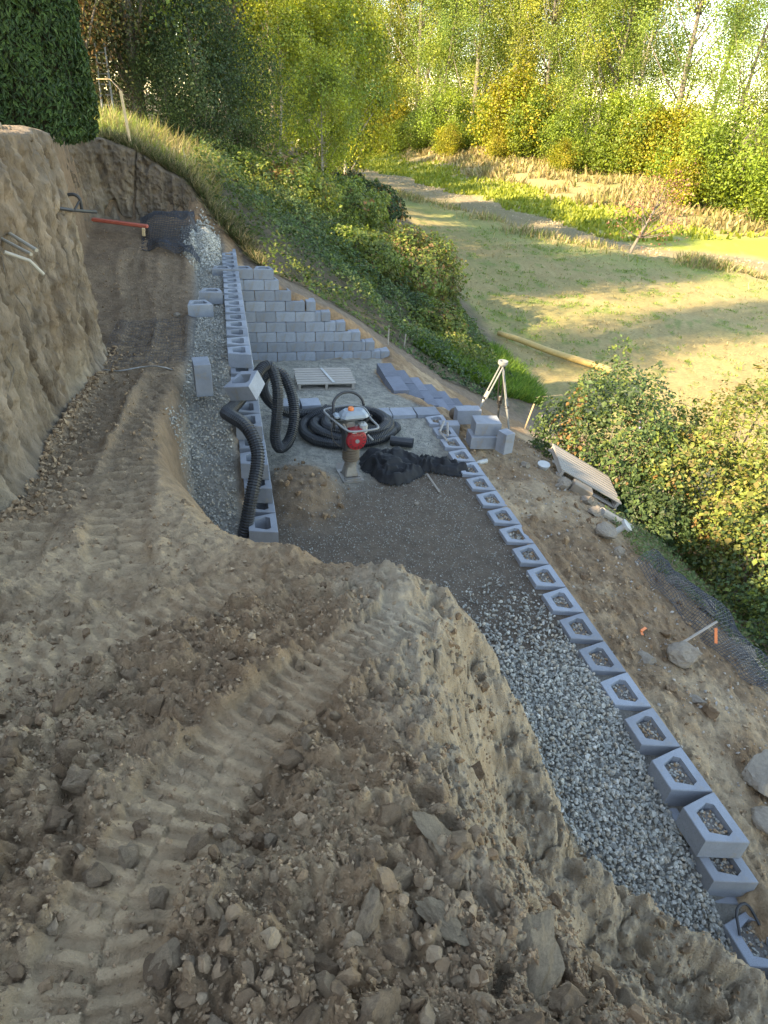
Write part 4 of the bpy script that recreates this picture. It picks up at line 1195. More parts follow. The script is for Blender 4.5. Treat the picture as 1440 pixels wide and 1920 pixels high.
def stake(x, y, h, lean, label, mat='stake', w=.035):
    z = ground_z(x, y)
    e = MB(); top = Vector((x + lean[0], y + lean[1], z + h))
    d = top - Vector((x, y, z))
    e.tube([(x, y, z - .1), tuple(top)], w * .62, 4); o = e.build('wooden_stake', M[mat]); tag(o, label, 'stake', 'wooden stakes'); return top
t0 = stake(-1.86, 17.45, 1.15, (-.08, .1), 'tall wooden stake at the top of the back bank, string tied to it', w=.05)
b = MB(); b.tube([tuple(t0), (-2.25, 18.6, 4.35), (-2.8, 20.5, 4.35)], .009, 5); tag(b.build('string_line', M['stake']), 'yellow cord running back from the tall stake on the bank', 'string')
stake(3.55, 14.2, .35, (0, .02), 'thin short stake right of the lowest stepped course', 'wood', .025)
stake(4.1, 14.8, .35, (.02, 0), 'thin short stake at the foot of the ivy slope', 'wood', .025)
stake(6.9, 13.3, .55, (.25, .2), 'leaning stake with a red tip beyond the tripod', w=.03)
stake(7.4, 13.0, .4, (.2, .3), 'grey leaning stick right of the red tipped stake', 'wood', .02)
b = MB(); b.tube([(4.36, 4.1, -.42), (4.8, 4.17, -.22)], .015, 6); fs = b.build('ribbon_stake', M['wood']); tag(fs, 'leaning grey stake tied with an orange ribbon over the wire mesh', 'stake')
b = MB(); b.box((4.74, 4.06, -.31), (.03, .16, .004), (.75, 0, -.35)); b.build('ribbon', M['orange'], fs)
b = MB(); b.box((3.92, 4.17, -.2), (.1, .028, .004), (.1, .1, .5)); b.box((3.87, 4.12, -.2), (.06, .025, .004), (0, .1, 1.2)); tag(b.build('ribbon_scrap', M['orange']), 'scrap of orange ribbon on the soil right of the cored row', 'ribbon')
zz = ground_z(4.93, 6.28)
b = MB(); b.lathe([(.04, -.1), (.04, .1), (.085, .1), (.09, .14), (.05, .15)], 18); o = b.build('pipe_cap', M['white_plastic'], None, (4.93, 6.28, zz + .06), (.1, .75, -.3)); tag(o, 'white mushroom shaped pipe cap on the slope below the pallet', 'pipe cap')
zz = ground_z(4.72, 8.22)
b = MB(); b.lathe([(.06, 0), (.09, .06), (.1, .09), (.1, .105), (.06, .105)], 18); o = b.build('pipe_cap', M['white_plastic'], None, (4.72, 8.22, zz + .0), (.12, 0, 0)); tag(o, 'round grey white pipe cap left of the tilted pallet', 'pipe cap')
b = MB(); b.tube([(4.98, 6.82, ground_z(4.98, 6.82) + .05), (5.6, 6.9, ground_z(5.6, 6.9) + .04)], [.065, .07], 12); tag(b.build('clay_pipe', M['wood']), 'short brown pipe below the tilted pallet, partly in weeds', 'pipe')
b = MB(); b.box((5.02, 7.5, ground_z(5.02, 7.5) + .09), (.34, .16, .14), (.1, .45, -.3), bev=.01); tag(b.build('stone_slab', M['rock']), 'squared stone slab wedged under the tilted pallet', 'stone')
zz = ground_z(3.52, 7.92)
b = MB(); b.lathe([(.034, -.1), (.036, -.06), (.036, .05), (.02, .085), (.014, .1), (.014, .115)], 14); o = b.build('plastic_bottle', M['white_plastic'], None, (3.52, 7.92, zz + .035), (PI2, 0, -1.25)); tag(o, 'white plastic bottle lying right of the cored row', 'bottle')
b = MB(); b.tube([(3.2, 8.86, .03), (3.02, 8.5, .03), (3.05, 8.2, .025)], .02, 4); b.tube([(3.24, 8.8, .03), (3.1, 8.35, .03)], .018, 4); tag(b.build('wood_scraps', M['wood']), 'two thin wooden sticks lying on the far blocks of the cored row', 'sticks')
b = MB(); b.tube([(2.48, 7.3, -.01), (2.62, 7.1, -.02), (2.52, 6.85, -.03)][::2], .014, 4); tag(b.build('stick', M['wood']), 'pale stick on the gravel below the black fabric', 'stick')
b = MB(); b.lathe([(.1, 0), (.1, .3)], 16, capped=False); b.lathe([(.086, .3), (.086, 0)], 16, capped=False); o = b.build('drain_pipe_end', M['bellows'], None, (3.56, 9.42, -.1), (1.2, 0, .3)); tag(o, 'open brown pipe end beside the block on edge', 'pipe')
b = MB(); b.tube([tuple(q) for q in catmull([(3.06, 1.5, -.4), (3.1, 1.62, -.33), (3.2, 1.64, -.33), (3.24, 1.52, -.4)], .03)], .01, 8); tag(b.build('hose_scrap', M['black']), 'bent black strap on the lowest block at the right edge', 'strap')
for x, y, lab in ((2.15, 6.6, 'small white scrap on the dark gravel below the fabric'),):
    o = place('paper_scrap', ROCKS[1], None, None, (x, y, ground_z(x, y) + .01), (.2, .1, .4), (.05, .03, .012)); tag(o, lab, 'scrap')
# yellow log on the field
b = MB(); l0 = Vector((9.75, 22.2, ground_z(9.75, 22.2) + .13)); l1 = Vector((12.4, 18.5, ground_z(12.4, 18.5) + .14))
b.tube([l0.lerp(l1, t) + Vector((0, 0, .02 * math.sin(t * 9))) for t in np.linspace(0, 1, 14)], [.095 + .03 * t for t in np.linspace(0, 1, 14)], 14)
tag(b.build('yellow_log', M['log'], smooth=True), 'long peeled yellow log lying on the dry field', 'log')
# ------------------------------------------------------------------ foliage builders
def leaf_geo(P, size, col, nrm=None, aspect=.6, fold=.25, droop=0., seed=0):
    """folded rhombus leaves: P (n,3), size (n,), col (n,3)"""
    r = np.random.default_rng(seed); n = len(P)
    N = r.normal(size=(n, 3))
    if nrm is not None: N = N * .55 + nrm
    N /= np.linalg.norm(N, axis=1)[:, None] + 1e-9
    T = np.cross(N, r.normal(size=(n, 3))); T /= np.linalg.norm(T, axis=1)[:, None] + 1e-9
    if droop:
        T = T + np.array([0, 0, droop]); T /= np.linalg.norm(T, axis=1)[:, None]
        N = N - T * np.sum(N * T, 1)[:, None]; N /= np.linalg.norm(N, axis=1)[:, None] + 1e-9
    S = np.cross(N, T); s = size[:, None]
    a = P - T * s * .5; b = P + S * s * aspect * .5 + N * s * fold * .4; c = P + T * s * .5; d = P - S * s * aspect * .5 + N * s * fold * .4
    V = np.stack([a, b, c, d], 1).reshape(-1, 3)
    F = np.arange(n * 4).reshape(-1, 4)
    return V, F, np.repeat(col, 4, 0)

def leaf_mesh(name, parts, mat):
    Vs, Fs, Cs = [], [], []; b = 0
    for V, F, Cc in parts:
        Vs.append(V); Fs.append(F + b); Cs.append(Cc); b += len(V)
    me = raw_mesh(name, np.concatenate(Vs), np.concatenate(Fs), np.clip(np.concatenate(Cs), .004, .8))
    me.materials.append(mat); return me

def pick(pal, n, r, var=.2):
    pal = np.array(pal)
    return pal[r.integers(0, len(pal), n)] * r.uniform(1 - var, 1 + var, (n, 1))

GREEN_Y = [(.205, .245, .047), (.165, .21, .047), (.265, .28, .052), (.12, .165, .04), (.19, .215, .042)]
GREEN_M = [(.1, .15, .03), (.13, .18, .035), (.075, .115, .025), (.175, .205, .04)]
GREEN_D = [(.032, .06, .02), (.045, .078, .024), (.026, .048, .018), (.06, .09, .026)]
DRY = [(.34, .27, .13), (.28, .22, .1), (.4, .33, .17), (.23, .195, .08)]

def crown_pts(H, R, base, nclump, per, seed, shape=1.0, cr=.16, hollow=.35):
    """clumped points in a tall crown"""
    r = np.random.default_rng(seed)
    t = r.random(nclump) ** .85
    z = base + (H - base) * t
    prof = np.sin(np.clip(t * .93 + .07, 0, 1) ** shape * math.pi) ** .6
    a = r.uniform(0, 2 * math.pi, nclump); rr = R * prof * np.sqrt(r.uniform(hollow ** 2, 1, nclump))
    lob = 1 + .25 * np.sin(a * 3 + seed) + .15 * np.sin(a * 5 + t * 7)
    Cn = np.column_stack([rr * lob * np.cos(a), rr * lob * np.sin(a), z])
    P = np.repeat(Cn, per, 0) + r.normal(size=(nclump * per, 3)) * np.repeat(r.uniform(.7, 1.3, nclump), per)[:, None] * np.array([cr, cr, cr * 1.15]) * R
    return Cn, P, r

def tree_meshes(seed, H, R, base, nclump, per, lsize, pal, shape=1.0, cr=.17, bark='bark', trunk_r=.3, hollow=.35, lean=0., droop=0., limbs=26):
    Cn, P, r = crown_pts(H, R, base, nclump, per, seed, shape, cr, hollow)
    sway = lambda z: lean * z + .018 * H * math.sin(z / H * 4 + seed)
    P[:, 0] += lean * P[:, 2]; Cn[:, 0] += lean * Cn[:, 2]
    col = np.repeat(pick(pal, nclump, r, .38), per, 0) * r.uniform(.65, 1.35, (len(P), 1))
    out = P - np.array([0, 0, (H + base) / 2]); out = out / (np.linalg.norm(out, axis=1)[:, None] + 1e-6)
    crown = leaf_mesh('crown', [leaf_geo(P, r.uniform(.7, 1.3, len(P)) * lsize, col, out * .5 + np.array([0, 0, .35]), .7, .3, droop, seed)], M['leaf'])
    mb = MB(); zs = np.linspace(-.5, H * .93, 12)
    ax = [Vector((sway(max(z, 0)), .012 * H * math.cos(z / H * 3 + seed), z)) for z in zs]
    mb.tube(ax, [trunk_r * (1 - .9 * i / 11) * (1.25 if i == 0 else 1) for i in range(12)], 8)
    for k in range(limbs):
        c = Vector(Cn[int(k * nclump / limbs)]); z0 = max(base * .75, c.z - .22 * (H - base) - .3 * math.hypot(c.x, c.y))
        i = min(range(12), key=lambda i: abs(zs[i] - z0)); s = ax[i]
        mid = s.lerp(c, .5) + Vector((0, 0, -.04 * (c - s).length))
        r0 = trunk_r * .34 * (1 - z0 / H * .7)
        mb.tube([s, mid, c], [r0, r0 * .6, r0 * .2], 5)
    tr = mb.mesh('trunk', True); tr.materials.append(M[bark])
    return crown, tr

def plant_tree(name, meshes, x, y, scale, rz, tintc, label, cat='tree', group=None, z=None, sxy=1.0):
    if z is None: z = float(natural(np.array([x]), np.array([y]))[0][0])
    e = empty(name, (x, y, z), (0, 0, rz)); e.scale = (scale * sxy, scale * sxy, scale)
    tag(e, label, cat, group)
    c = place('crown', meshes[0], None, e); c.color = (*tintc, 1)
    place('trunk', meshes[1], None, e)
    return e

ordinal = ['first', 'second', 'third', 'fourth', 'fifth', 'sixth', 'seventh', 'eighth', 'ninth', 'tenth', 'eleventh', 'twelfth', 'thirteenth', 'fourteenth', 'fifteenth', 'sixteenth', 'seventeenth', 'eighteenth', 'nineteenth', 'twentieth', 'twenty-first', 'twenty-second', 'twenty-third', 'twenty-fourth']

# ------------------------------------------------------------------ wood beyond the river
POP = [tree_meshes(601, 28, 4.6, .6, 140, 250, .195, GREEN_Y, .95, .16, trunk_r=.36), tree_meshes(602, 30, 5.0, .6, 140, 250, .2, GREEN_Y + GREEN_M[:2], .9, .17, trunk_r=.4),
       tree_meshes(603, 26, 4.4, .8, 130, 250, .19, GREEN_Y + GREEN_M, 1.0, .16, bark='pale_bark', trunk_r=.33), tree_meshes(604, 31, 4.8, 2, 130, 250, .195, GREEN_Y, 1.0, .17, trunk_r=.38)]
SHR = [tree_meshes(611, 5, 2.6, .1, 60, 150, .2, [(.27, .27, .03), (.22, .25, .03), (.32, .28, .035)], 1.25, .2, trunk_r=.1, limbs=10), tree_meshes(612, 6, 2.6, .1, 60, 150, .2, [(.15, .21, .028), (.2, .25, .03), (.11, .165, .025)], 1.2, .2, trunk_r=.12, limbs=10)]
rr_ = random.Random(9)
front = [(24, 150), (29, 148), (33.5, 146), (37, 137), (40, 128), (43, 121), (46.5, 116), (49.5, 110), (52, 104), (55, 99), (57.5, 95), (58.8, 88), (62.5, 85), (55.5, 71), (57.5, 66), (61, 62), (68, 62)]
for i, (x, y) in enumerate(front):
    k = i % 4
    far = y > 80
    s = (rr_.uniform(1.08, 1.3) if y > 115 else rr_.uniform(.95, 1.12)) if far else rr_.uniform(.7, .85)
    tn = rr_.choice([(1.2, 1.15, 1.0), (1.0, 1.1, 1.05), (1.3, 1.18, .9), (.9, 1.05, 1.05)])
    plant_tree('cottonwood_tree', POP[k], x, y, s, rr_.uniform(0, 6), tn, f'tall cottonwood in the front row beyond the river, {ordinal[i]} from the left', group='cottonwoods beyond the river', sxy=1.15)
back = [(22, 172), (31, 168), (39, 160), (45, 152), (50, 142), (54, 134), (58, 126), (62, 119), (66, 113), (64, 78), (70, 76), (76, 84)]
for i, (x, y) in enumerate(back):
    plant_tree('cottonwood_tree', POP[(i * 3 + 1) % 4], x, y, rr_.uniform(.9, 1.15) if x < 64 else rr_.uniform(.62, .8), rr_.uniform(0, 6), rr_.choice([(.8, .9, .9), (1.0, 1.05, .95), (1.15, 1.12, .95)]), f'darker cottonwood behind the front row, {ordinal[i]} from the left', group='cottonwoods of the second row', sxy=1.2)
third = [(16, 190), (24, 188), (33, 184), (42, 178), (50, 170), (58, 160), (64, 150), (69, 140), (74, 130)]
for i, (x, y) in enumerate(third):
    plant_tree('cottonwood_tree', POP[(i * 2 + 1) % 4], x, y, rr_.uniform(1.05, 1.3) if x < 72 else rr_.uniform(.75, .9), rr_.uniform(0, 6), rr_.choice([(.55, .65, .7), (.7, .75, .75)]), f'dark tinted cottonwood of the hindmost row, {ordinal[i]} from the left', group='cottonwoods of the hindmost row', sxy=1.35)  # hindmost crowns get their shade as a darker tint
shrubs = [(25, 138, 1.3, 0), (29.5, 133, 1.8, 0), (34, 122, 1.0, 1), (37, 117, 1.4, 1), (40, 114, 1.2, 1), (43.5, 105, 2.0, 0), (45, 103, 1.4, 1), (47.5, 96, 1.1, 1), (50, 92, 1.5, 1), (52.5, 88, 1.5, 1), (54.5, 85, 1.4, 0), (57.5, 83, 1.5, 0), (49, 68, 1.3, 1), (50.5, 62, 1.5, 1), (51.5, 57, 1.4, 1), (53, 53, 1.4, 1), (47.5, 66, .9, 0), (36, 112, .8, 0), (41, 104, .8, 0), (46, 92, .7, 0), (31.5, 128, .8, 1)]
for i, (x, y, s, k) in enumerate(sorted(shrubs, key=lambda q: q[0] / q[1])):
    plant_tree('shrub', SHR[k], x, y, s, rr_.uniform(0, 6), (1.05, 1.0, .9) if k == 0 else (1, 1, 1), f'{"yellow" if k == 0 else "bright green"} shrub at the foot of the far wood, {ordinal[i]} shrub from the left', 'shrub', 'shrubs at the foot of the wood')
# dead red-leaved tree leaning by the river
RED = tree_meshes(621, 5.2, 2.6, 1.6, 34, 26, .17, [(.3, .13, .08), (.25, .12, .09), (.36, .2, .12)], .9, .2, trunk_r=.16, lean=.35, limbs=24)
plant_tree('leaning_tree', RED, 27.6, 42.6, .95, .1, (1, 1, 1), 'small leaning tree with sparse red brown leaves by the river')

# ------------------------------------------------------------------ trees on the upper left
OAK = tree_meshes(631, 15, 4.2, 3.0, 90, 170, .2, GREEN_M + [(.19, .18, .05), (.2, .17, .06)], .85, .15, trunk_r=.32)
CON = tree_meshes(632, 17, 2.3, .6, 120, 230, .12, [(.05, .075, .03), (.07, .095, .035), (.11, .115, .045), (.14, .11, .05)], 1.5, .22, trunk_r=.3, droop=-.5, hollow=.1)
WIL = tree_meshes(633, 16, 3.0, 4.5, 90, 170, .2, GREEN_Y + [(.16, .19, .045), (.12, .16, .04)], .9, .16, bark='bark', trunk_r=.28, droop=-.7)
ALD = tree_meshes(634, 9, 2.6, .8, 80, 150, .17, GREEN_Y + [(.26, .28, .045)], 1.1, .15, bark='pale_bark', trunk_r=.13)
DSH = tree_meshes(635, 4.6, 1.9, .1, 90, 180, .09, [(.055, .085, .03), (.075, .105, .04), (.04, .065, .025)], 1.3, .2, trunk_r=.1, droop=.6, limbs=10)
plant_tree('conifer_tree', CON, -3.9, 24.5, .85, 0, (1.5, 1.1, .9), 'brownish conifer right behind the trimmed cedar')
plant_tree('conifer_tree', CON, -2.6, 26.5, .85, 2, (.9, .9, .9), 'dark conifer left of the broad leafy tree')
plant_tree('broadleaf_tree', OAK, -1.6, 29.5, .66, 1, (.85, .82, .8), 'broad leafy tree with dark shaded crown at the upper left')
plant_tree('conifer_tree', CON, -9.6, 14.6, 1.05, 4, (.9, .9, .9), 'tall conifer beyond the left edge behind the cedars')
plant_tree('conifer_tree', CON, -12.2, 13.2, 1.1, 5, (.9, .9, .9), 'tallest conifer beyond the left edge, farthest from the cedars')
plant_tree('broadleaf_tree', OAK, -7.2, 24.8, 1.0, 1.2, (.9, .9, .85), 'leafy tree hidden behind the cedar, nearest of those behind it')
plant_tree('broadleaf_tree', OAK, -6.2, 28.4, 1.05, 3, (.8, .85, .8), 'leafy tree mostly hidden behind the trimmed cedar')
plant_tree('willow_tree', WIL, 1.1, 41, 1.15, 1, (1.35, 1.25, 1.0), 'tall tree with straight dark trunk and hanging yellow green leaves')
plant_tree('willow_tree', WIL, 3.5, 49, 1.2, 3.4, (1.4, 1.3, 1.0), 'drooping tree with pale leaning trunks right of the straight one')
for i, (x, y, s) in enumerate([(3.2, 38, .75), (5.2, 42, .85), (6.6, 45, 1.0), (8.6, 50, 1.1), (4.6, 33, .6), (11.5, 62, 1.2), (5.9, 58, 1.4), (2.2, 60, 1.5), (8.8, 66, 1.5), (9.5, 88, 1.7), (-1, 56, 1.5), (5.5, 90, 1.9)]):
    plant_tree('alder_tree', ALD, x, y, s, i * 1.1, (1.4, 1.3, .95) if i % 2 else (1.2, 1.22, 1.0), f'young yellow green alder on the bank, {ordinal[i]} planted from the dry grass', group='alders on the bank')
plant_tree('evergreen_shrub', DSH, -.6, 27, .95, 0, (.9, .95, 1.0), 'dark cone shaped shrub above the dry grass')
plant_tree('evergreen_shrub', DSH, -1.5, 25.6, .6, 1, (1.1, 1.1, .9), 'low shrub left of the dark cone shaped one')
plant_tree('evergreen_shrub', DSH, .9, 29, .85, 2, (1.1, 1.15, .9), 'rounder green shrub right of the dark cone shaped one')

for i, (x, y, s) in enumerate([(-9.5, 31, .9)]):
    plant_tree('broadleaf_tree', OAK, x, y, s, i * 1.9 + .5, (1.0, 1.0, .85), f'leafy tree hidden deep behind the conifers, {ordinal[i]} of its group', group='trees behind the conifers')
plant_tree('evergreen_shrub', DSH, -4.0, 29.5, .7, .4, (1.0, 1.0, 1.0), 'shrub behind the ladder at the upper left')
plant_tree('evergreen_shrub', DSH, -5.0, 30.5, .8, 1.4, (1.2, 1.2, 1.0), 'shrub just right of the trimmed cedar')
ld = empty('ladder', (-3.22, 25, 3.2)); tag(ld, 'small grey ladder standing right of the trimmed cedar', 'ladder')
for sx in (-.17, .17):
    b = MB(); b.tube([(sx, 0, 0), (sx * .8, .25, 2.1)], .03, 4); b.build('rail', M['pale_tube'], ld)
for k in range(7):
    b = MB(); b.tube([(-.16, .03 + .032 * k, .25 + .27 * k), (.16, .03 + .032 * k, .25 + .27 * k)], .018, 4); b.build('rung', M['pale_tube'], ld)
for i, (x, y, s) in enumerate([(-9, 60, 1.1), (-5, 75, 1.2), (-12, 48, 1.0), (-2, 95, 1.4), (-16, 70, 1.3), (4, 115, 1.5), (12, 130, 1.5), (-10, 100, 1.5), (-8, 38, .9)]):
    plant_tree('broadleaf_tree', OAK, x, y, s, i * .9, (1.0, 1.05, .9), f'distant leafy tree behind the upper left slope, {ordinal[i]} of its group', group='distant trees on the upper left')
# ------------------------------------------------------------------ trimmed cedars
def cedar_mesh(seed, H=3.4, R=1.12, n=42000):
    r = np.random.default_rng(seed)
    t = r.random(n) ** .9; a = r.uniform(0, 2 * math.pi, n)
    prof = np.interp(t, [0, .04, .2, .6, .85, 1], [.8, .93, 1.0, .95, .72, .1])
    bump = 1 + .05 * np.sin(a * 6 + t * 9) + .06 * fbm2(a * 3, t * 12, 3, seed)
    rad = R * prof * bump * (1 - .16 * r.random(n) ** 2)
    P = np.column_stack([rad * np.cos(a), rad * np.sin(a), H * t])
    nrm = np.column_stack([np.cos(a), np.sin(a), np.full(n, .25)])
    col = pick([(.028, .06, .017), (.04, .08, .02), (.055, .1, .024), (.022, .046, .014)], n, r, .25)
    g = leaf_geo(P, r.uniform(.05, .125, n), col, nrm * .9, .36, .35, 1.1, seed)
    crown = leaf_mesh('crown', [g], M['needle'])
    mb = MB(); mb.lathe([(.1, -.3), (.1, .1), (R * .72, .12), (R * .8, H * .2), (R * .76, H * .6), (R * .55, H * .85), (.03, H * .97)], 18)
    core = mb.mesh('branch_core', True); core.materials.append(surface('cedar_wood', (.03, .035, .015), (.045, .035, .02), scale=8., rough=.95, bump=.5))
    return crown, core
CED = cedar_mesh(641)
for i, (x, y, s, lab) in enumerate([(-2.9, 12.4, 1.0, 'trimmed dark green cedar at the upper left corner'), (-4.5, 11.3, 1.0, 'trimmed cedar cut off by the left edge beside the first one'), (-6.2, 10.1, 1.0, 'third trimmed cedar of the hedge beyond the left edge'), (-7.9, 8.9, 1.0, 'fourth trimmed cedar of the hedge beyond the left edge')] + [(-6.6, -4.2 + 1.55 * k, 1.05, f'unseen cedar added to shade the foreground, {ordinal[k]} from behind') for k in range(5)]):  # the last row stands out of view, added to shade the foreground
    e = empty('cedar_hedge', (x, y, float(natural(np.array([x]), np.array([y]))[0][0]) - .1), (0, 0, i * 1.7)); e.scale = (s, s, s * (1.0 - .01 * i)); tag(e, lab, 'cedar', 'trimmed cedars')
    c = place('crown', CED[0], None, e); c.color = (1, 1, 1, 1); place('branch_core', CED[1], None, e)

# ------------------------------------------------------------------ brambles
def bramble(name, x, y, rx, ry, top, n, lsize, pal, label, seed, zbase=None, purple=0):
    r = np.random.default_rng(seed)
    zb = ground_z(x, y) if abs(y) < 24 and x < 12.9 else float(natural(np.array([x]), np.array([y]))[0][0])
    H = top - zb
    a = r.uniform(0, 2 * math.pi, n); ct = r.uniform(-.25, 1, n)
    st = np.sqrt(np.clip(1 - ct * ct, 0, 1))
    d = np.column_stack([st * np.cos(a), st * np.sin(a), ct])
    bump = 1 + .46 * fbm3(d[:, 0] * 2.2 + seed, d[:, 1] * 2.2, d[:, 2] * 2.2, 3, seed) + .2 * fbm3(d[:, 0] * 6, d[:, 1] * 7, d[:, 2] * 7 + seed, 2, seed)
    rad = bump * (1 - .24 * r.random(n) ** 1.6)
    P = d * rad[:, None] * np.array([rx, ry, H])
    P[:, 2] = np.maximum(P[:, 2], -.25 * H + r.random(n) * .1)
    cl = fbm3(P[:, 0] * 1.3, P[:, 1] * 1.3, P[:, 2] * 1.3, 3, seed + 7)
    col = pick(pal, n, r, .35) * (1 + .6 * cl[:, None])
    brown = (fbm3(P[:, 0] * 1.1 + 9, P[:, 1] * 1.1, P[:, 2] * 1.1, 2, seed + 11) > .22) & (r.random(n) < .28)
    col[brown] = np.array([.22, .13, .05]) * r.uniform(.6, 1.3, (brown.sum(), 1))
    nrm = d * .8 + np.array([0, 0, .35])
    e = empty(name, (x, y, zb)); tag(e, label, 'bramble', 'brambles')
    c = place('crown', leaf_mesh('crown', [leaf_geo(P, r.uniform(.6, 1.3, n) * lsize * np.where(r.random(n) < .1, 1.7, 1), col, nrm, .72, .3, -.15, seed)], M['leaf']), None, e)
    mb = MB()
    for k in range(40):
        q = P[r.integers(0, n)] * 1.02; s = Vector((q[0] * .25, q[1] * .25, -.2)); m = Vector((q[0] * .7, q[1] * .7, abs(q[2]) * .9 + .15 * H)); en = Vector(q)
        mb.tube([s, s.lerp(m, .6) + Vector((0, 0, .1 * H)), m, en], [.012, .01, .008, .005], 4)
    mb.build('canes', M['bark'], e)
    if purple:
        k = r.choice(np.where(ct > .1)[0], purple)
        pf = P[k] * 1.03
        fl = leaf_mesh('blossoms', [leaf_geo(pf, np.full(purple, .055), np.tile([.36, .27, .5], (purple, 1)), nrm[k], .9, .1, 0, seed)], M['leaf']); place('blossoms', fl, None, e)
    return e
BR_SHADED = [(.06, .105, .036), (.08, .128, .042), (.1, .15, .052), (.048, .08, .03)]  # bramble greens darkened and blued, shade put into the colour
BR_SUNLIT = [(.14, .18, .042), (.18, .215, .048), (.11, .15, .038), (.22, .23, .055), (.19, .16, .055)]  # bramble greens yellowed and lightened, sunlight put into the colour
bramble('bramble_bush', 6.9, 9.7, 1.45, 1.5, .2, 17000, .07, BR_SHADED + BR_SUNLIT[:1], 'dark bramble bush right of the tripod with pale blossoms', 701, purple=26)
bramble('bramble_bush', 8.5, 8.7, 1.75, 1.7, .75, 19000, .075, BR_SUNLIT, 'tall sunlit bramble bush behind the tilted pallet', 702)
bramble('bramble_bush', 9.0, 6.6, 1.9, 1.8, .45, 19000, .075, BR_SUNLIT, 'sunlit bramble bush at the right edge of the picture', 703)
bramble('bramble_bush', 7.7, 6.2, 1.15, 1.3, -.6, 8500, .065, BR_SHADED + BR_SUNLIT, 'low half shaded bramble bush below the tall ones', 704)
bramble('bramble_bush', 6.9, 4.6, 1.1, 1.3, -.75, 8500, .06, BR_SHADED + BR_SUNLIT[:2], 'leafy bramble bush beside the wire mesh', 705)
bramble('bramble_bush', 6.4, 3.1, 1.0, 1.1, -.75, 7000, .06, BR_SHADED, 'low green bush at the right edge below the wire mesh', 706)
bramble('bramble_bush', 6.75, 7.9, .75, .85, -.75, 6000, .065, BR_SHADED, 'small dark bramble growth below the tilted pallet', 707)
bramble('bramble_mound', 6.3, 24.3, 2.3, 3.0, .55, 18000, .105, BR_SUNLIT + GREEN_M + [(.19, .12, .05)], 'big rounded bramble mound on the bank beside the field', 711)
bramble('bramble_mound', 7.0, 37, 2.6, 3.0, .9, 11000, .15, GREEN_D, 'dark rounded bush behind the big bramble mound', 712)  # bush in shadow, its shade put into the dark greens
bramble('bramble_mound', 6.3, 19.4, 1.0, 1.5, -1.0, 10000, .085, BR_SUNLIT + GREEN_M, 'smaller bright bramble at the field edge below the big mound', 713)
bramble('bramble_mound', 4.0, 21.5, 1.5, 2.2, .85, 11000, .1, GREEN_M + BR_SUNLIT[:2], 'bramble mound in the middle of the slope left of the big one', 714)
bramble('bramble_mound', 2.0, 25, 2.0, 2.4, 2.5, 10000, .11, GREEN_Y + GREEN_M, 'yellow green bramble at the top of the slope', 715)
bramble('bramble_mound', 4.6, 29.5, 2.2, 3.0, 1.5, 10000, .12, GREEN_Y + GREEN_M, 'yellow green bramble under the young alders', 716)

# ------------------------------------------------------------------ ground cover on the slope
sl_poly = [(.3, 17.3), (.9, 14.9), (1.9, 14.6), (3.4, 14.7), (5, 14.2), (6.6, 14.6), (8.2, 16.5), (8.6, 20), (9.6, 27), (10.5, 31), (3, 33), (-1.2, 27), (-1.0, 18.2)]
p, r = scatter(sl_poly, 50000, 721)
edge = seg_dist(p[:, 0], p[:, 1], sl_poly, True)
hh = (.25 + .5 * sstep(-.3, .4, fbm2(p[:, 0] * .9, p[:, 1] * .9, 3, 722)) + .25 * fbm2(p[:, 0] * 3, p[:, 1] * 3, 2, 725)) * np.clip(edge / .7, .15, 1)
z = ground_z(p[:, 0], p[:, 1]) + hh * (1 - .5 * r.random(len(p)) ** 2)
P = np.column_stack([p, z])
up_w = sstep(-.25, .35, fbm2(p[:, 0] * .35, p[:, 1] * .35, 3, 723) + .06 * (p[:, 1] - 19))  # shade low down and sun higher up are mixed into the leaf colours
ca = pick(BR_SHADED + GREEN_D[:1], len(p), r, .25); cb = pick(BR_SUNLIT + GREEN_M, len(p), r, .25)
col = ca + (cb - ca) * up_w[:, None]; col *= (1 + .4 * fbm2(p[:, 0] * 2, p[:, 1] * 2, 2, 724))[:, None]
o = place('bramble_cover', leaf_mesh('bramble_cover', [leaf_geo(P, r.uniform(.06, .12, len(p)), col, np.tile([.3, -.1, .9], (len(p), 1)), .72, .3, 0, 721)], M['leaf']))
tag(o, 'dense ivy and bramble leaves covering the slope behind the stepped wall', 'ground cover', kind='stuff')

def blades(name, P, h, col, lean, seed, width=.012, curve=.35):
    r = np.random.default_rng(seed); n = len(P)
    a = r.uniform(0, 2 * math.pi, n); W = np.column_stack([np.cos(a), np.sin(a), np.zeros(n)]) * (width * r.uniform(.6, 1.4, n))[:, None]
    L = r.normal(size=(n, 3)) * curve; L[:, 2] = 1; L += lean
    L /= np.linalg.norm(L, axis=1)[:, None]
    B = P + L * (h * .55)[:, None]; L2 = L + r.normal(size=(n, 3)) * .25 + np.array([0, 0, -.2]); T = B + L2 * (h * .45)[:, None]
    V = np.stack([P - W, P + W, B + W * .7, B - W * .7, T], 1).reshape(-1, 3)
    b = np.arange(n)[:, None] * 5
    F = np.concatenate([b + np.array([[0, 1, 2]]), b + np.array([[0, 2, 3]]), b + np.array([[3, 2, 4]])], 0)
    me = raw_mesh(name, V, F, np.clip(np.repeat(col, 5, 0), .004, .8)); me.materials.append(M['blade']); return me

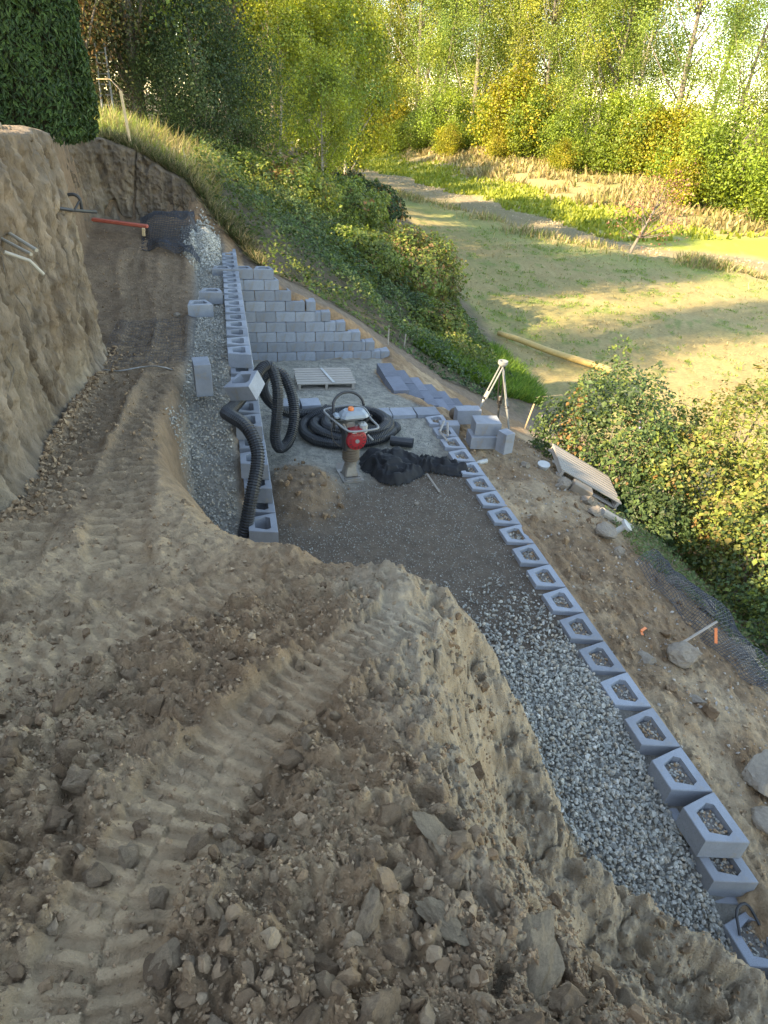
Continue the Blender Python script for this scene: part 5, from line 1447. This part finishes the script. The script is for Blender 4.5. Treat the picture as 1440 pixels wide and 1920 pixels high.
# dry tall grass on the bank top
gp = [(-2.6, 17.9), (-.9, 17.5), (-.3, 17.6), (0, 19), (0, 22), (-.6, 24), (-3.2, 24), (-3.4, 19)]
p, r = scatter(gp, 17000, 731)
den = sstep(-.45, .1, fbm2(p[:, 0] * 1.2, p[:, 1] * 1.2, 3, 732)); k = r.random(len(p)) < den; p = p[k]
col = pick(DRY + [(.3, .3, .08), (.22, .27, .05)], len(p), r, .25)
gw = sstep(0, .5, fbm2(p[:, 0] * .7, p[:, 1] * .7, 2, 733) - .5 * (p[:, 0] + 1.7)); col = lerp3(col, np.array([.2, .29, .05]), gw * .7)
o = place('tall_grass', blades('tall_grass', np.column_stack([p, ground_z(p[:, 0], p[:, 1])]), r.uniform(.2, .62, len(p)) * (.55 + .9 * sstep(-.3, .4, fbm2(p[:, 0] * 1.8, p[:, 1] * 1.8, 3, 736))), col, np.array([.05, 0, 0]), 734, .013, .65))
tag(o, 'tall dry straw coloured grass on top of the back bank', 'grass', kind='stuff')
# overhanging weeds along the rim of the back bank
p = np.column_stack([r.uniform(-2.5, .8, 5000), np.zeros(5000)]); p[:, 1] = np.interp(p[:, 0], [-2.5, -.9, -.2, .4, .8], [17.55, 17.3, 16.7, 16.2, 15.2]) + r.exponential(.25, 5000)
o = place('rim_weeds', blades('rim_weeds', np.column_stack([p, ground_z(p[:, 0], p[:, 1]) - .02]), r.uniform(.15, .5, len(p)), pick([(.1, .11, .04), (.2, .17, .09), (.075, .1, .035), (.26, .22, .12)], len(p), r, .3), np.array([.25, -.55, -.2]), 735, .014, .6))
tag(o, 'dusty weeds hanging over the rim of the back bank', 'weeds', kind='stuff')
# fresh green grass at the slope foot
gp = [(4.6, 15.8), (6.0, 15.4), (7.4, 15.3), (8.5, 15.6), (8.9, 16.6), (8.9, 20), (7.0, 19.5), (5.4, 17.2)]
p, r = scatter(gp, 15000, 741)
col = pick([(.1, .19, .03), (.14, .24, .035), (.075, .15, .025), (.2, .27, .05)], len(p), r, .25)
o = place('green_grass', blades('green_grass', np.column_stack([p, ground_z(p[:, 0], p[:, 1])]), r.uniform(.15, .5, len(p)), col, np.array([.3, -.25, 0]), 742, .013, .45))
tag(o, 'lush green grass along the foot of the slope beside the field', 'grass', kind='stuff')
# weeds on the right slope
p, r = scatter([(4.9, 5.9), (5.3, 7.2), (6.2, 7.6), (6.6, 5.6), (6.0, 4.6), (5.6, 3.0), (5.2, 3.2), (5.5, 4.6)], 3600, 743)
col = pick([(.09, .14, .045), (.12, .17, .05), (.17, .17, .08)], len(p), r, .25)
o = place('slope_weeds', leaf_mesh('slope_weeds', [leaf_geo(np.column_stack([p, ground_z(p[:, 0], p[:, 1]) + r.random(len(p)) * .12]), r.uniform(.03, .07, len(p)), col, np.tile([.2, -.1, .8], (len(p), 1)), .55, .3, 0, 744)], M['leaf']))
tag(o, 'small green weeds on the soil below the brambles', 'weeds', kind='stuff')
# tufts on the dry field
r = np.random.default_rng(751)
p = np.column_stack([r.uniform(8.8, 30, 26000), r.uniform(9, 48, 26000)])
nt_ = fbm2(p[:, 0] * 1.6, p[:, 1] * 1.6, 4, 52) + .35 * fbm2(p[:, 0] * 5, p[:, 1] * 5, 3, 53) + .25 * fbm2(p[:, 0] * .35, p[:, 1] * .35, 4, 51)
dn = natural(p[:, 0], p[:, 1])[1]
fxl = np.interp(p[:, 1], [0, 10, 17, 28, 45], [9.2, 9.4, 9, 10.4, 13])
k = (dn < -.3) & (p[:, 0] > fxl) & ((nt_ > .3) | (r.random(len(p)) < .12)); p = p[k]; nt_ = nt_[k]
p = np.repeat(p, 3, 0) + r.normal(size=(len(p) * 3, 2)) * .07; nt_ = np.repeat(nt_, 3)
col = np.where((nt_ > .3)[:, None], pick([(.16, .23, .045), (.2, .26, .05), (.12, .18, .035)], len(p), r, .25), pick(DRY, len(p), r, .2))
o = place('field_grass', blades('field_grass', np.column_stack([p, natural(p[:, 0], p[:, 1])[0] + .02]), r.uniform(.05, .16, len(p)), col, np.array([0, 0, 0]), 752, .02, .9))
tag(o, 'short tufts of green and dry grass on the field', 'grass', kind='stuff')
# reeds and dry grass along the river edge, green strip on the far side
L_ = np.array(BANK_EDGE[1:11]); seg = r.integers(0, len(L_) - 1, 14000); t = r.random(14000)
seg = np.where(r.random(14000) < .75, np.clip(seg, 1, 6), seg)
q = L_[seg] + (L_[seg + 1] - L_[seg]) * t[:, None] + r.normal(size=(14000, 2)) * 1.7 + np.array([.4, .6])
zq = natural(q[:, 0], q[:, 1])[0]
den = r.random(14000) < sstep(-.3, .3, fbm2(q[:, 0] * .3, q[:, 1] * .3, 3, 761)); q, zq = q[den], zq[den]
col = pick(DRY + [(.2, .23, .06), (.15, .19, .05)], len(q), r, .25)
o = place('river_edge_grass', blades('river_edge_grass', np.column_stack([q, zq]), r.uniform(.2, .95, len(q)) ** 1.3, col, np.array([0, 0, 0]), 762, .035, .5))
tag(o, 'tall dry grass and reeds along the river edge of the field', 'grass', kind='stuff')
q = np.column_stack([r.uniform(14, 62, 42000), r.uniform(52, 150, 42000)]); zq, dq = natural(q[:, 0], q[:, 1])
dd = dq + 4 * fbm2(q[:, 0] * .12, q[:, 1] * .12, 3, 61)
gs = (dd > 12.5) & (dd < 22.5) & (fbm2(q[:, 0] * .9, q[:, 1] * .9, 4, 62) > -.25); ds = (dd > 22.5) & (dd < 46) & (fbm2(q[:, 0] * .25, q[:, 1] * .25, 3, 63) > -.1)
k = gs | ds; q, zq, gs = q[k], zq[k], gs[k]
col = np.where(gs[:, None], pick([(.22, .25, .035), (.27, .29, .04), (.18, .22, .03)], len(q), r, .2), pick(DRY + [(.28, .22, .09), (.22, .22, .07)], len(q), r, .25))
o = place('far_bank_grass', blades('far_bank_grass', np.column_stack([q, zq]), np.where(gs, r.uniform(.3, .7, len(q)), r.uniform(.4, 1.3, len(q))), col, np.array([0, 0, 0]), 763, .13, .4))
tag(o, 'bright green and straw coloured grass on the far river bank', 'grass', kind='stuff')
# cobbles in the dry river bed
q = np.column_stack([r.uniform(14, 52, 26000), r.uniform(42, 125, 26000)]); zq, dq = natural(q[:, 0], q[:, 1])
k = (dq > 9.5) & (dq < 13) & (r.random(len(q)) < .45); q, zq = q[k], zq[k]
place('river_cobbles', stones('river_cobbles', np.column_stack([q, zq]), r.uniform(.05, .15, len(q)), [(.32, .26, .16), (.26, .2, .12), (.38, .31, .2)], STONE_T[:5], 764), M['stone'], ground)["kind"] = 'stuff'
